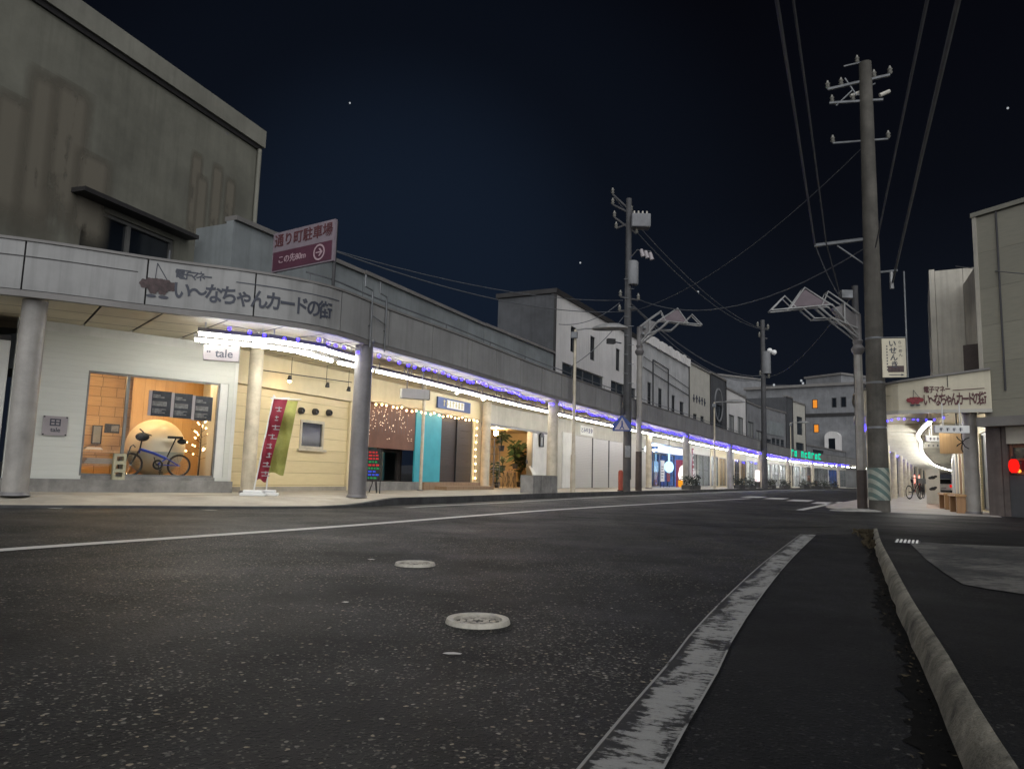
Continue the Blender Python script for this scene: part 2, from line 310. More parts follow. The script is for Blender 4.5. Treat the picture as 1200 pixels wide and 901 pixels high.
# ------------------------------------------------------------------ mesh builder
class MB:
    def __init__(s): s.v = []; s.f = []; s.uv = None
    def poly(s, pts):
        b = len(s.v); s.v += [tuple(p) for p in pts]; s.f.append(tuple(range(b, b+len(pts)))); return s
    def box(s, x0, x1, y0, y1, z0, z1):
        b = len(s.v)
        s.v += [(x0,y0,z0),(x1,y0,z0),(x1,y1,z0),(x0,y1,z0),(x0,y0,z1),(x1,y0,z1),(x1,y1,z1),(x0,y1,z1)]
        s.f += [tuple(b+i for i in q) for q in ((3,2,1,0),(4,5,6,7),(0,1,5,4),(1,2,6,5),(2,3,7,6),(3,0,4,7))]; return s
    def hexa(s, q):
        b = len(s.v); s.v += [tuple(p) for p in q]
        s.f += [tuple(b+i for i in q2) for q2 in ((3,2,1,0),(4,5,6,7),(0,1,5,4),(1,2,6,5),(2,3,7,6),(3,0,4,7))]; return s
    def cyl(s, a, b, r, r2=None, n=12, cap=True):
        a = Vector(a); b = Vector(b); r2 = r if r2 is None else r2
        d = (b-a).normalized(); u = d.orthogonal().normalized(); w = d.cross(u)
        k = len(s.v)
        for c, rr in ((a, r), (b, r2)):
            for i in range(n):
                t = 2*PI*i/n; s.v.append(tuple(c+u*math.cos(t)*rr+w*math.sin(t)*rr))
        for i in range(n): s.f.append((k+i, k+(i+1) % n, k+n+(i+1) % n, k+n+i))
        if cap: s.f.append(tuple(k+n-1-i for i in range(n))); s.f.append(tuple(k+n+i for i in range(n)))
        return s
    def tube(s, pts, r, n=6):
        pts = [Vector(p) for p in pts]; k = len(s.v); m = len(pts)
        up = None
        for i, p in enumerate(pts):
            d = (pts[min(m-1, i+1)]-pts[max(0, i-1)]).normalized()
            if up is None: up = d.orthogonal().normalized()
            else: up = (up-d*up.dot(d)).normalized()
            w = d.cross(up)
            rr = r[i] if isinstance(r, (list, tuple)) else r
            for j in range(n):
                t = 2*PI*j/n; s.v.append(tuple(p+up*math.cos(t)*rr+w*math.sin(t)*rr))
        for i in range(m-1):
            for j in range(n): s.f.append((k+i*n+j, k+i*n+(j+1) % n, k+(i+1)*n+(j+1) % n, k+(i+1)*n+j))
        s.f.append(tuple(k+n-1-j for j in range(n))); s.f.append(tuple(k+(m-1)*n+j for j in range(n)))
        return s
    def lathe(s, prof, c=(0, 0, 0), n=16, axis='Z'):
        k = len(s.v); c = Vector(c)
        for r, h in prof:
            for i in range(n):
                t = 2*PI*i/n; x, y = r*math.cos(t), r*math.sin(t)
                p = (x, y, h) if axis == 'Z' else ((x, h, y) if axis == 'Y' else (h, x, y))
                s.v.append(tuple(c+Vector(p)))
        for j in range(len(prof)-1):
            for i in range(n): s.f.append((k+j*n+i, k+j*n+(i+1) % n, k+(j+1)*n+(i+1) % n, k+(j+1)*n+i))
        return s
    def ball(s, c, r, n=12, m=8, sc_=(1, 1, 1)):
        prof = [(max(1e-4, r*math.sin(PI*j/m))*1, -r*math.cos(PI*j/m)) for j in range(m+1)]
        b = len(s.v); s.lathe(prof, (0, 0, 0), n)
        for i in range(b, len(s.v)): x, y, z = s.v[i]; s.v[i] = (c[0]+x*sc_[0], c[1]+y*sc_[1], c[2]+z*sc_[2])
        return s
    def prism(s, pts, z0, z1):
        k = len(s.v); n = len(pts)
        s.v += [(p[0], p[1], z0) for p in pts]+[(p[0], p[1], z1) for p in pts]
        s.f.append(tuple(k+n-1-i for i in range(n))); s.f.append(tuple(k+n+i for i in range(n)))
        for i in range(n): s.f.append((k+i, k+(i+1) % n, k+n+(i+1) % n, k+n+i))
        return s
    def plate(s, pts, d):
        """flat polygon PTS given thickness vector D"""
        k = len(s.v); n = len(pts); d = Vector(d)
        s.v += [tuple(p) for p in pts]+[tuple(Vector(p)+d) for p in pts]
        s.f.append(tuple(k+n-1-i for i in range(n))); s.f.append(tuple(k+n+i for i in range(n)))
        for i in range(n): s.f.append((k+i, k+(i+1) % n, k+n+(i+1) % n, k+n+i))
        return s
    def wall(s, x0, x1, z0, z1, holes=(), y=0.0, t=.15):
        """wall sheet of thickness T with real openings (x0,x1,z0,z1)"""
        xs = sorted({x0, x1, *[h[0] for h in holes], *[h[1] for h in holes]}); zs = sorted({z0, z1, *[h[2] for h in holes], *[h[3] for h in holes]})
        xs = [x for x in xs if x0-1e-6 <= x <= x1+1e-6]; zs = [z for z in zs if z0-1e-6 <= z <= z1+1e-6]
        for a, b in zip(xs, xs[1:]):
            for c, d in zip(zs, zs[1:]):
                mx, mz = (a+b)/2, (c+d)/2
                if any(h[0] < mx < h[1] and h[2] < mz < h[3] for h in holes): continue
                s.poly([(a, y, c), (b, y, c), (b, y, d), (a, y, d)]); s.poly([(a, y+t, c), (a, y+t, d), (b, y+t, d), (b, y+t, c)])
        for h in list(holes)+[(x0, x1, z0, z1)]:
            a, b, c, d = h
            s.poly([(a, y, c), (a, y+t, c), (b, y+t, c), (b, y, c)]); s.poly([(a, y, d), (b, y, d), (b, y+t, d), (a, y+t, d)])
            s.poly([(a, y, c), (a, y, d), (a, y+t, d), (a, y+t, c)]); s.poly([(b, y, c), (b, y+t, c), (b, y+t, d), (b, y, d)])
        return s
    def room(s, x0, x1, y0, y1, z0, z1):
        s.poly([(x0, y1, z0), (x1, y1, z0), (x1, y1, z1), (x0, y1, z1)])
        s.poly([(x0, y0, z0), (x1, y0, z0), (x1, y1, z0), (x0, y1, z0)]); s.poly([(x0, y0, z1), (x0, y1, z1), (x1, y1, z1), (x1, y0, z1)])
        s.poly([(x0, y0, z0), (x0, y1, z0), (x0, y1, z1), (x0, y0, z1)]); s.poly([(x1, y0, z0), (x1, y0, z1), (x1, y1, z1), (x1, y1, z0)]); return s
    def frame(s, x0, x1, z0, z1, w, y0, y1):
        s.box(x0, x1, y0, y1, z0, z0+w); s.box(x0, x1, y0, y1, z1-w, z1); s.box(x0, x0+w, y0, y1, z0+w, z1-w); s.box(x1-w, x1, y0, y1, z0+w, z1-w); return s
    def build(s, name, m, parent=None, smooth=False, bevel=0):
        me = bpy.data.meshes.new(name); me.from_pydata(s.v, [], s.f); me.update()
        if s.uv:
            l = me.uv_layers.new(name='UVMap')
            for lp in me.loops: l.data[lp.index].uv = s.uv[lp.vertex_index]
        if m: me.materials.append(m)
        if smooth:
            for p in me.polygons: p.use_smooth = True
            me.set_sharp_from_angle(angle=math.radians(40))
        o = bpy.data.objects.new(name, me); COL.objects.link(o)
        if parent is not None: o.parent = parent
        if bevel:
            b = o.modifiers.new('edge', 'BEVEL'); b.width = bevel; b.segments = 2; b.limit_method = 'ANGLE'
        return o
def tag(o, label=None, cat=None, group=None, kind=None):
    for k, v in (('label', label), ('category', cat), ('group', group), ('kind', kind)):
        if v: o[k] = v
    return o
def thing(name, label, cat, loc=(0, 0, 0), rz=0, group=None):
    o = bpy.data.objects.new(name, None); COL.objects.link(o); o.empty_display_size = .2
    o.location = loc; o.rotation_euler = (0, 0, rz); return tag(o, label, cat, group)
def copytree(o, parent=None):
    c = o.copy(); COL.objects.link(c)
    if parent: c.parent = parent
    for ch in list(o.children): copytree(ch, c)
    return c
def text(body, size, m, parent, loc, rot=(PI/2, 0, 0), name='lettering', bold=0.0, align='CENTER', depth=.003, spacing=1.0, sx=1.0, line=1.0):
    c = bpy.data.curves.new(name, 'FONT'); c.body = body; c.size = size; c.align_x = align; c.align_y = 'CENTER'
    c.extrude = depth; c.offset = bold*size; c.space_character = spacing; c.space_line = line; c.resolution_u = 3
    o = bpy.data.objects.new(name+'_curve', c); COL.objects.link(o)
    bpy.context.view_layer.update()
    me = bpy.data.meshes.new_from_object(o.evaluated_get(bpy.context.evaluated_depsgraph_get()))
    bpy.data.objects.remove(o); bpy.data.curves.remove(c)
    me.name = name; me.materials.clear(); me.materials.append(m)
    o = bpy.data.objects.new(name, me); COL.objects.link(o); o.parent = parent; o.location = loc; o.rotation_euler = rot; o.scale = (sx, 1, 1)
    return o
# ------------------------------------------------------------------ paths
class Path:
    def __init__(s, P, fine=True):
        P = [Vector((p[0], p[1], 0)) for p in P]
        if fine:
            Q = []
            for i in range(len(P)-1):
                p0 = P[max(0, i-1)]; p1 = P[i]; p2 = P[i+1]; p3 = P[min(len(P)-1, i+2)]
                n = max(2, int((p2-p1).length/.4))
                for k in range(n):
                    t = k/n
                    # centripetal-like: tangents scaled by the segment's own length
                    l = (p2-p1).length
                    m1 = (p2-p0).normalized()*l; m2 = (p3-p1).normalized()*l
                    Q.append(p1*(2*t**3-3*t*t+1)+m1*(t**3-2*t*t+t)+p2*(-2*t**3+3*t*t)+m2*(t**3-t*t))
            Q.append(P[-1]); P = Q
        s.P = P; s.S = [0]
        for a, b in zip(P, P[1:]): s.S.append(s.S[-1]+(b-a).length)
        s.L = s.S[-1]
    def at(s, q, t=0.0, z=0.0):
        """point at arc length Q, T to the building side (left of travel)"""
        P, S = s.P, s.S
        lo, hi = 0, len(S)-2
        while lo < hi:
            m = (lo+hi+1)//2
            if S[m] <= q: lo = m
            else: hi = m-1
        i = lo; d = (P[i+1]-P[i]); l = d.length or 1
        p = P[i]+d*((q-S[i])/l)
        if t:
            def tn(j):
                a = P[max(0, j-1)]; b = P[min(len(P)-1, j+1)]; return (b-a).normalized()
            k = min(1, max(0, (q-S[i])/l)); tg = (tn(i)*(1-k)+tn(i+1)*k).normalized()
            p = p+Vector((-tg.y, tg.x, 0))*t
        return Vector((p.x, p.y, z))
    def tan(s, q):
        a = s.at(max(0, q-.1)); b = s.at(min(s.L, q+.1)); return (b-a).normalized()
    def near(s, x, y):
        return min(range(len(s.P)), key=lambda i: (s.P[i].x-x)**2+(s.P[i].y-y)**2)
    def q_near(s, x, y): return s.S[s.near(x, y)]
def strip(path, q0, q1, t0, t1, z0, z1=None, step=.5):
    m = MB(); m.uv = []; z1 = z0 if z1 is None else z1
    n = max(1, int((q1-q0)/step)); k = 0
    for i in range(n+1):
        q = q0+(q1-q0)*i/n
        m.v += [tuple(path.at(q, t0, z0)), tuple(path.at(q, t1, z1))]; m.uv += [(q, 0), (q, 1)]
        if i: m.f.append((2*i-2, 2*i, 2*i+1, 2*i-1))
    return m
FRONT = [(-12, 9.2), (-7.46, 10.43), (-5.55, 11.45), (-4.2, 12.05), (-3.27, 12.85), (-2.6, 14.4), (-1.34, 16.95), (1.2, 22.6), (5.5, 31.2), (9.4, 38.6), (14.6, 48.6), (27.2, 71.3), (43, 92.5), (56, 107)]
FP = Path(FRONT)
def offs(P, t):
    out = []
    for i, p in enumerate(P):
        a = P[max(0, i-1)]; b = P[min(len(P)-1, i+1)]; dx, dy = b[0]-a[0], b[1]-a[1]; l = math.hypot(dx, dy)
        out.append((p[0]-dy/l*t, p[1]+dx/l*t))
    return out
WP = Path(offs(FRONT[4:13], 3.0), False)       # the row of shop fronts
class Fr:
    """facade frame: x along the wall, y into the building, z up"""
    def __init__(s, A, B):
        s.A = Vector((A[0], A[1], 0)); s.B = Vector((B[0], B[1], 0)); d = s.B-s.A; s.L = d.length; s.d = d/s.L
        s.n = Vector((-s.d.y, s.d.x, 0)); s.rz = math.atan2(d.y, d.x)
    def px(s, px, py, y=0.0):
        a = ray(px, py); o = s.A+s.n*y
        t = o.dot(s.n)/(a.dot(s.n)-0) if False else (o-Vector((0, 0, 0))).dot(s.n)/Vector((a.x, a.y, 0)).dot(s.n)
        p = Vector((a.x*t, a.y*t, CH+a.z*t)); return (p-s.A).dot(s.d), p.z
    def w(s, x, y, z=0.0): return s.A+s.d*x+s.n*y+Vector((0, 0, z))
    def thing(s, name, label, cat, x=0, y=0, z=0, group=None): return thing(name, label, cat, s.w(x, y, z), s.rz, group)
ZS = .14      # top of the pavement under the arcade
ZR = .015     # pavement of the arcade across the side street
# ================================================================== SETTING
S_ = lambda o: tag(o, kind='structure')
S_(MB().poly([(-260, -60, 0), (260, -60, 0), (260, 420, 0), (-260, 420, 0)]).build('road', M['asphalt']))
EDGE = Path([(-.12, .6), (.13, 1.35), (.27, 1.75), (.55, 2.38), (.83, 3.08), (1.3, 4.15), (2.2, 6.1), (3.72, 9.25)])
KERB = Path([(.35, -.4), (.72, .9), (1.08, 1.79), (1.41, 2.51), (1.87, 3.55), (2.56, 5.05), (3.6, 7.3), (4.78, 9.75)])
m = MB(); n = 40
for i in range(n+1):
    a = EDGE.at(EDGE.L*i/n, 0, .004); b = KERB.at(KERB.L*i/n, -.02, .004); m.v += [tuple(a), tuple(b)]
    if i: m.f.append((2*i-2, 2*i-1, 2*i+1, 2*i))
S_(m.build('road_shoulder', M['asphalt_dark']))
S_(strip(EDGE, 0, EDGE.L, .083, -.092, .008).build('edge_line', M['line']))
CL = Path([(-4.6, 3.2), (-3.63, 5.37), (-2.96, 6.57), (-1.9, 8.49), (-.59, 11.2), (.87, 14.06), (3.48, 18.6), (9.13, 28.0)])
S_(strip(CL, 0, CL.L, .085, -.085, .006).build('centre_line', M['line_white']))
for i, (px, py) in enumerate([(884, 582.2), (910, 584), (938, 586.3), (968, 589.3)]):
    c = atz(px, py, .006); d = Vector((.45, .89, 0)); nn = Vector((-d.y, d.x, 0))
    S_(MB().poly([c-nn*.36-d*1.3, c+nn*.36-d*1.3, c+nn*.36+d*1.3, c-nn*.36+d*1.3]).build('crosswalk_bar', M['line_white']))
a = [atz(937, 597.5, .006), atz(985, 587.8, .006)]; dd = (a[1]-a[0]).normalized(); nn = Vector((-dd.y, dd.x, 0))*.09
S_(MB().poly([a[0]-nn, a[1]-nn, a[1]+nn, a[0]+nn]).build('stop_line', M['line_white']))
sp = Path([tuple(atz(*p).xy) for p in ((630, 603.5), (690, 607), (760, 611.5), (830, 616.5), (905, 618.5), (985, 617))])
S_(strip(sp, 0, sp.L, .03, -.03, .0035).build('tar_seam', M['soil']))
# pavement under the long arcade and its kerb (dropped towards the corner)
KQ0 = FP.q_near(-3.1, 13.3); KQ1 = FP.q_near(27, 71)
def kz(q): return .035+(ZS-.035)*min(1, max(0, (q-KQ0+.4)/1.6))
m = MB(); k = MB(); nq = 240
for i in range(nq+1):
    q = .2+(FP.L-.4)*i/nq; z = kz(q)
    m.v += [tuple(FP.at(q, -.37, z)), tuple(FP.at(q, .45, ZS))]
    k.v += [tuple(FP.at(q, -.51, 0)), tuple(FP.at(q, -.50, z)), tuple(FP.at(q, -.371, z+.001))]
    if i:
        j = 2*i; m.f.append((j-2, j, j+1, j-1))
        j = 3*i
        for e in (0, 1): k.f.append((j-3+e, j+e, j+1+e, j-2+e))
S_(m.build('pavement_edge', M['paving'])); S_(k.build('kerb', M['kerb_dark']))
FI = Path([(-14, 17), (-9.5, 15.5), (-8.6, 15), (-7.6, 15.4), (-7, 16), (-6.8, 17)]+offs(FRONT[6:], 4.2), False)
m = MB()
inner = [(-13.5, 14), (-9.4, 15), (-8.4, 15.6), (-7.4, 16), (-6.8, 16.4), (-6.3, 17)]+offs(FRONT[6:], 4.6)
CTRL = FRONT
def pair_path(A, B, n):
    """resample two control polylines with the same parameter"""
    PA = Path(A); out = []
    idx = [PA.near(*a) for a in A]
    for i in range(len(A)-1):
        k0, k1 = idx[i], idx[i+1]
        for k_ in range(k0, k1+(1 if i == len(A)-2 else 0)):
            t = (k_-k0)/max(1, k1-k0)
            out.append((PA.P[k_], Vector((B[i][0]*(1-t)+B[i+1][0]*t, B[i][1]*(1-t)+B[i+1][1]*t, 0)), PA.S[k_]))
    return out
for i, (a, b, q) in enumerate(pair_path(FRONT, inner, 0)):
    tg = FP.tan(q); a2 = a+Vector((-tg.y, tg.x, 0))*.45
    m.v += [(a2.x, a2.y, ZS), (b.x, b.y, ZS)]
    if i: m.f.append((2*i-2, 2*i, 2*i+1, 2*i-1))
S_(m.build('pavement', M['paving']))
S_(strip(FP, KQ0+.5, FP.L-2, -1.05, -1.22, .006).build('kerbside_strip', M['strip_faint']))  # faint paler strip of road surface along the kerb
# raised pavement beside the camera, its kerb and the concrete apron on it
m = MB(); k = MB(); n = 40
for i in range(n+1):
    q = KERB.L*i/n
    p0 = KERB.at(q, 0); nr = KERB.tan(q); nr = Vector((nr.y, -nr.x, 0))
    w1 = .004*math.sin(q*9)+.004*math.sin(q*23+1)+.003*math.sin(q*61)
    zt = .10 if q < KERB.L-1.2 else .10-.02*(q-KERB.L+1.2)/1.2
    a = p0-nr*(.015+w1); b = p0+nr*(.006+w1*.6); c = p0+nr*.045
    k.v += [(a.x, a.y, -.01), (b.x, b.y, zt-.026), (b.x+nr.x*.022, b.y+nr.y*.022, zt-.004), (c.x, c.y, zt+.001)]
    if i:
        j = 4*i
        for e in (0, 1, 2): k.f.append((j-4+e, j+e, j+1+e, j-3+e))
    f = Vector((40, 2+q*1.0, .13)) if i else Vector((40, -30, .13))
    m.v += [(c.x-nr.x*.005, c.y-nr.y*.005, zt-.004), (c.x+6.5-.2*q, c.y+.06*q, zt-.006), (45, c.y-2+.3*q, zt-.008)]
    if i:
        j = 3*i
        for e in (0, 1): m.f.append((j-3+e, j-2+e, j+1+e, j+e))
e0 = KERB.at(KERB.L, 0); ns = KERB.tan(KERB.L); ns = Vector((ns.y, -ns.x, 0))
k.hexa([e0+Vector((0, 0, -.01)), e0+ns*8+Vector((0, .35, -.01)), e0+ns*8+Vector((0, .25, -.01)), e0+ns*.1+Vector((0, -.12, -.01)),
        e0+Vector((0, 0, .075)), e0+ns*8+Vector((0, .35, .085)), e0+ns*8+Vector((0, .25, .085)), e0+ns*.1+Vector((0, -.12, .075))])
S_(k.build('kerbstone', M['kerb'], smooth=True)); S_(m.build('near_pavement', M['asphalt_dark']))
P4 = [atz(x, y, .101) for x, y in ((1064, 634), (1110, 637), (1160, 639), (1215, 641), (1230, 700), (1160, 690), (1128, 684), (1108, 672), (1085, 655))]
S_(MB().poly([tuple(p) for p in reversed(P4)]).build('concrete_apron', M['concrete_lit']))
# pavement of the arcade across the side street
RFRONT = [(11.35, 17.2), (10.4, 17.75), (9.5, 18.4), (9.3, 19.5), (10.9, 22.9), (13.8, 28), (17.2, 34), (20.9, 40.3), (31.9, 59), (53, 92), (55, 94.5)]
RP = Path(RFRONT)
RWALL = [(11.5, 17.5), (11.75, 18.0), (12.1, 18.8), (12.65, 19.9), (14.1, 23.0), (17.0, 28.0), (20.5, 34.0), (24.4, 40.6), (35.4, 59.3), (57, 90.5), (59, 93)]
m = MB(); k = MB()
for i, (a, b, q) in enumerate(pair_path(RFRONT, RWALL, 0)):
    tg = RP.tan(q); a2 = a+Vector((-tg.y, tg.x, 0))*.55; b2 = b+(b-a)*.3
    a3 = a+Vector((-tg.y, tg.x, 0))*.85
    m.v += [(a3.x, a3.y, ZR-.012), (a2.x, a2.y, ZR), (b2.x, b2.y, ZR)]
    if i: m.f += [(3*i-3, 3*i-2, 3*i+1, 3*i), (3*i-2, 3*i-1, 3*i+2, 3*i+1)]
S_(m.build('arcade_pavement', M['paving_grey']))
S_(strip(RP, 6, RP.L-1, -1.75, -2.2, ZR+.004).build('pavement_band', mat('band_paving', (.42, .30, .24), .7, .2, 2)))
S_(MB().poly([(4.95, 10.1, .004), (14, 10.8, .004), (13.5, 17.2, .004), (9.0, 18.0, .004), (8.2, 17.6, .004)]).build('side_street', M['asphalt_side']))
# dark wooded hill closing the valley
m = MB(); nx, ny = 46, 8
for j in range(ny):
    for i in range(nx):
        x = -140+i*12; y = 230+j*22
        h = 44*math.exp(-((x-130)/60)**2)+16*math.exp(-((x-30)/60)**2)+10*math.exp(-((x-230)/90)**2)
        h = h*math.sin(min(1, (j+.0)/(ny-2))*PI/2)+rnd.uniform(-1, 1)*1.6*(j > 0)
        m.v.append((x, y, max(-.5, h)))
for j in range(ny-1):
    for i in range(nx-1): m.f.append((j*nx+i, j*nx+i+1, (j+1)*nx+i+1, (j+1)*nx+i))
S_(m.build('hill', M['hill'], smooth=True))
for px, py in ((410, 121), (680, 308), (1181, 127), (818, 342)):
    p = atd(px, py, 900)
    S_(MB().ball(p, 1.15, 8, 6).build('star', E_['far']))
# ================================================================== LEFT ARCADE
Q = lambda x, y: FP.q_near(x, y)
can = thing('arcade_canopy', 'long pale panelled arcade roof on columns in front of the terrace of shops', 'arcade', FP.at(Q(-2.6, 14.4), 0, 0), 0)
O = can.location.copy()
def L(p): return (p[0]-O.x, p[1]-O.y, p[2]-O.z)
fa = MB(); lip = MB(); cap = MB(); q = .1; W_ = 1.62
while q < FP.L-2:
    e = min(q+W_, FP.L-1); n = 5
    for i in range(n):
        a0 = q+.012+(e-q-.024)*i/n; a1 = q+.012+(e-q-.024)*(i+1)/n
        zs = 3.13; zt = 3.85
        fa.hexa([L(FP.at(a0, -.03, zs)), L(FP.at(a1, -.03, zs)), L(FP.at(a1, .05, zs)), L(FP.at(a0, .05, zs)),
                 L(FP.at(a0, -.03, zt)), L(FP.at(a1, -.03, zt)), L(FP.at(a1, .05, zt)), L(FP.at(a0, .05, zt))])
    q = e
def sweep(mb, path, sec, step=.4, q0=.1, q1=None, Lf=L):
    q1 = q1 or path.L-1; n = int((q1-q0)/step); b = len(mb.v); k_ = len(sec)
    for i in range(n+1):
        qq = q0+(q1-q0)*i/n
        for t, z in sec: mb.v.append(Lf(path.at(qq, t, z)))
    for i in range(n):
        for j in range(k_): mb.f.append((b+i*k_+j, b+(i+1)*k_+j, b+(i+1)*k_+(j+1) % k_, b+i*k_+(j+1) % k_))
    return mb
sweep(lip, FP, [(-.025, 3.03), (-.025, 3.122), (.07, 3.122), (.07, 3.03)])
sweep(cap, FP, [(-.05, 3.858), (-.05, 3.90), (.10, 3.90), (.10, 3.858)])
fa.build('fascia', M['fascia'], can); lip.build('fascia_trim', M['fascia_band'], can); cap.build('coping', M['fascia_band'], can)
back = MB(); sweep(back, FP, [(.053, 3.05), (.053, 3.86), (.09, 3.86), (.09, 3.05)]); back.build('fascia_backing', M['dark_trim'], can)
SIN = [(-12.9, 12.6), (-9.2, 13.1), (-7.7, 14.1), (-6.7, 14.8), (-6.2, 15.1), (-5.7, 16.0)]+offs(FRONT[6:], 3.15)
pairs = pair_path(FRONT, SIN, 0)
so = MB(); rf = MB(); last = None
for i, (a, b, q) in enumerate(pairs):
    d = (b-a).normalized(); a1 = a+d*.075
    rf.v += [L((a1.x, a1.y, 3.62)), L((b.x, b.y, 3.62))]
    if i: rf.f.append((2*i-2, 2*i, 2*i+1, 2*i-1))
    g = .034
    if i % 2 == 0:
        if last:
            pa, pb = last; cross = [0, .25, .5, .75, 1]
            for c0, c1 in zip(cross, cross[1:]):
                A0 = pa.lerp(pb, c0+.004); A1 = pa.lerp(pb, c1-.004); B0 = a1.lerp(b, c0+.004); B1 = a1.lerp(b, c1-.004)
                t = (B0-A0).normalized()*g/2
                so.poly([L((*(A0+t).xy, 3.04)), L((*(A1+t).xy, 3.04)), L((*(B1-t).xy, 3.04)), L((*(B0-t).xy, 3.04))])
        last = (a1, b)
so.build('soffit', M['soffit'], can)
sb = MB()
for i, (a, b, q) in enumerate(pairs):
    a1 = a+(b-a).normalized()*.09; sb.v += [L((a1.x, a1.y, 3.075)), L((b.x, b.y, 3.075))]
    if i: sb.f.append((2*i-2, 2*i, 2*i+1, 2*i-1))
sb.build('soffit_backing', M['dark_trim'], can); rf.build('roof', M['roof_dark'], can)
def column(parent, p, r, z0, z1, mt, Lf, base=True):
    m = MB(); m.cyl(Lf((p[0], p[1], z0)), Lf((p[0], p[1], z1)), r, n=20)
    c = m.build('column', mt, parent, True)
    if base: MB().cyl(Lf((p[0], p[1], z0)), Lf((p[0], p[1], z0+.05)), r+.03, r+.012, n=20).build('column_base', M['column_grey'], c, True)
    return c
for x, y, mt in ((-7.22, 10.86, 'column'), (-2.88, 14.05, 'column_grey'), (1.35, 23.5, 'column_cream'), (9.3, 38.9, 'column'), (14.6, 48.9, 'column')):
    column(can, (x, y), .17, ZS, 3.04, M[mt], L)
for q in (Q(20.5, 59.5), Q(26.9, 70.9), Q(33.2, 79.5), Q(39.4, 88)):
    p = FP.at(q, .25); column(can, p, .17, ZS, 3.04, M['column_cream'], L)
for x, y, r in ((-5.12, 14.52, .135), (-.82, 24.7, .15), (6.9, 36.6, .15)):
    column(can, (x, y), r, ZS, 3.04, M['column_cream'], L)
# rail of thin supports standing on the canopy roof behind the fascia
rl = MB()
for q in [Q(-5.5, 11.4)+i*2.4 for i in range(30)]:
    rl.cyl(L(FP.at(q, .25, 3.62)), L(FP.at(q, .25, 4.12)), .012, n=6)
sweep(rl, FP, [(.24, 4.1), (.24, 4.125), (.262, 4.125), (.262, 4.1)], q0=Q(-3.6, 12.4), q1=Q(-3.6, 12.4)+70)
rl.build('roof_rail', M['wire'], can)
# lettering and emblem on the fascia
def fascia_text(body, path, q, size, z, m, parent, Lf, bold, spread, t=-.034, squeeze=1.0, O_=None, flip=False):
    for i, ch in enumerate(body):
        if ch == ' ': continue
        qq = q+i*spread; p = path.at(qq, t, z); tg = path.tan(qq)
        rz = math.atan2(tg.y, tg.x)
        text(ch, size, m, parent, Lf(p), (PI/2, 0, rz), bold=bold, sx=squeeze)
def pq(path, px, z, t=0, qmax=1e9):
    """arc length at which a path at height z appears in column PX"""
    best = None
    for i in range(int(min(path.L, qmax)*20)):
        p = path.at(i/20, t, z); a = p.y*math.cos(PIT)+(z-CH)*math.sin(PIT)
        if a <= 0: continue
        v = (-p.y*math.sin(PIT)+(z-CH)*math.cos(PIT))/a; u = p.x/a
        X = 600+FPX*(u*math.cos(ROL)+v*math.sin(ROL))
        if best is None or abs(X-px) < best[0]: best = (abs(X-px), i/20)
    return best[1]
qa, qb = pq(FP, 213, 3.4, -.03), pq(FP, 381, 3.4, -.03)
fascia_text('い～なちゃんカードの街', FP, qa, .335, 3.40, M['text_dark'], can, L, .024, (qb-qa)/10, squeeze=.86)
qc = pq(FP, 211, 3.7, -.03); qd = pq(FP, 238, 3.7, -.03)
fascia_text('電子マネー', FP, qc, .17, 3.675, M['text_dark'], can, L, .02, (qd-qc)/3.4, squeeze=.9)
ln = MB(); sweep(ln, FP, [(-.033, 3.655), (-.033, 3.67), (-.036, 3.67), (-.036, 3.655)], q0=qd+.5, q1=qb+.3, step=.2); ln.build('lettering_rule', M['text_dark'], can)
def emblem(path, q, z, s, parent, Lf, red, t=-.036):
    tg = path.tan(q); p = path.at(q, t, z); rz = math.atan2(tg.y, tg.x)
    o = bpy.data.objects.new('emblem', None)
    def P(x, y): return Lf((p.x+tg.x*x*s, p.y+tg.y*x*s, z+y*s))
    m = MB(); nrm = Vector((tg.y, -tg.x, 0))
    for k, (cx, cy, r) in enumerate(((-.52, .0, .2), (-.3, .06, .22), (0, .02, .28), (.3, .06, .22), (.52, .0, .2), (-.18, -.2, .2), (.18, -.2, .2))):
        pts = [Vector(P(cx+r*(1+.10*math.cos(6*a))*math.cos(a), cy+r*(1+.10*math.cos(6*a))*math.sin(a)))+nrm*.0012*k for a in [2*PI*i/24 for i in range(24)]]
        m.plate([tuple(x) for x in pts], nrm*.003)
    m.build('emblem', red, parent); nrm = nrm*.004
    f = MB()
    for cx in (-.24, .24):
        f.plate([P(cx+.2*math.cos(2*PI*i/14), -.5+.07*math.sin(2*PI*i/14)) for i in range(14)], nrm)
    f.build('emblem', M['text_dark'], parent)
    ln = MB()
    for a, b in (((-.14, .2), (-.1, .95)), ((-.1, .95), (.36, .22))):
        ln.tube([P(*a), P(*b)], .006, 5)
    ln.build('emblem', M['text_dark'], parent)
emblem(FP, pq(FP, 186, 3.4, -.03), 3.46, .37, can, L, M['emblem_red'])
# two thin rules on the panels left of the emblem
for z, a, b in ((3.62, 0, 163),):
    ln = MB(); sweep(ln, FP, [(-.031, z), (-.031, z+.014), (-.035, z+.014), (-.035, z)], q0=pq(FP, -20, z), q1=pq(FP, b, z), step=.2); ln.build('panel_joint', M['dark_trim'], can)
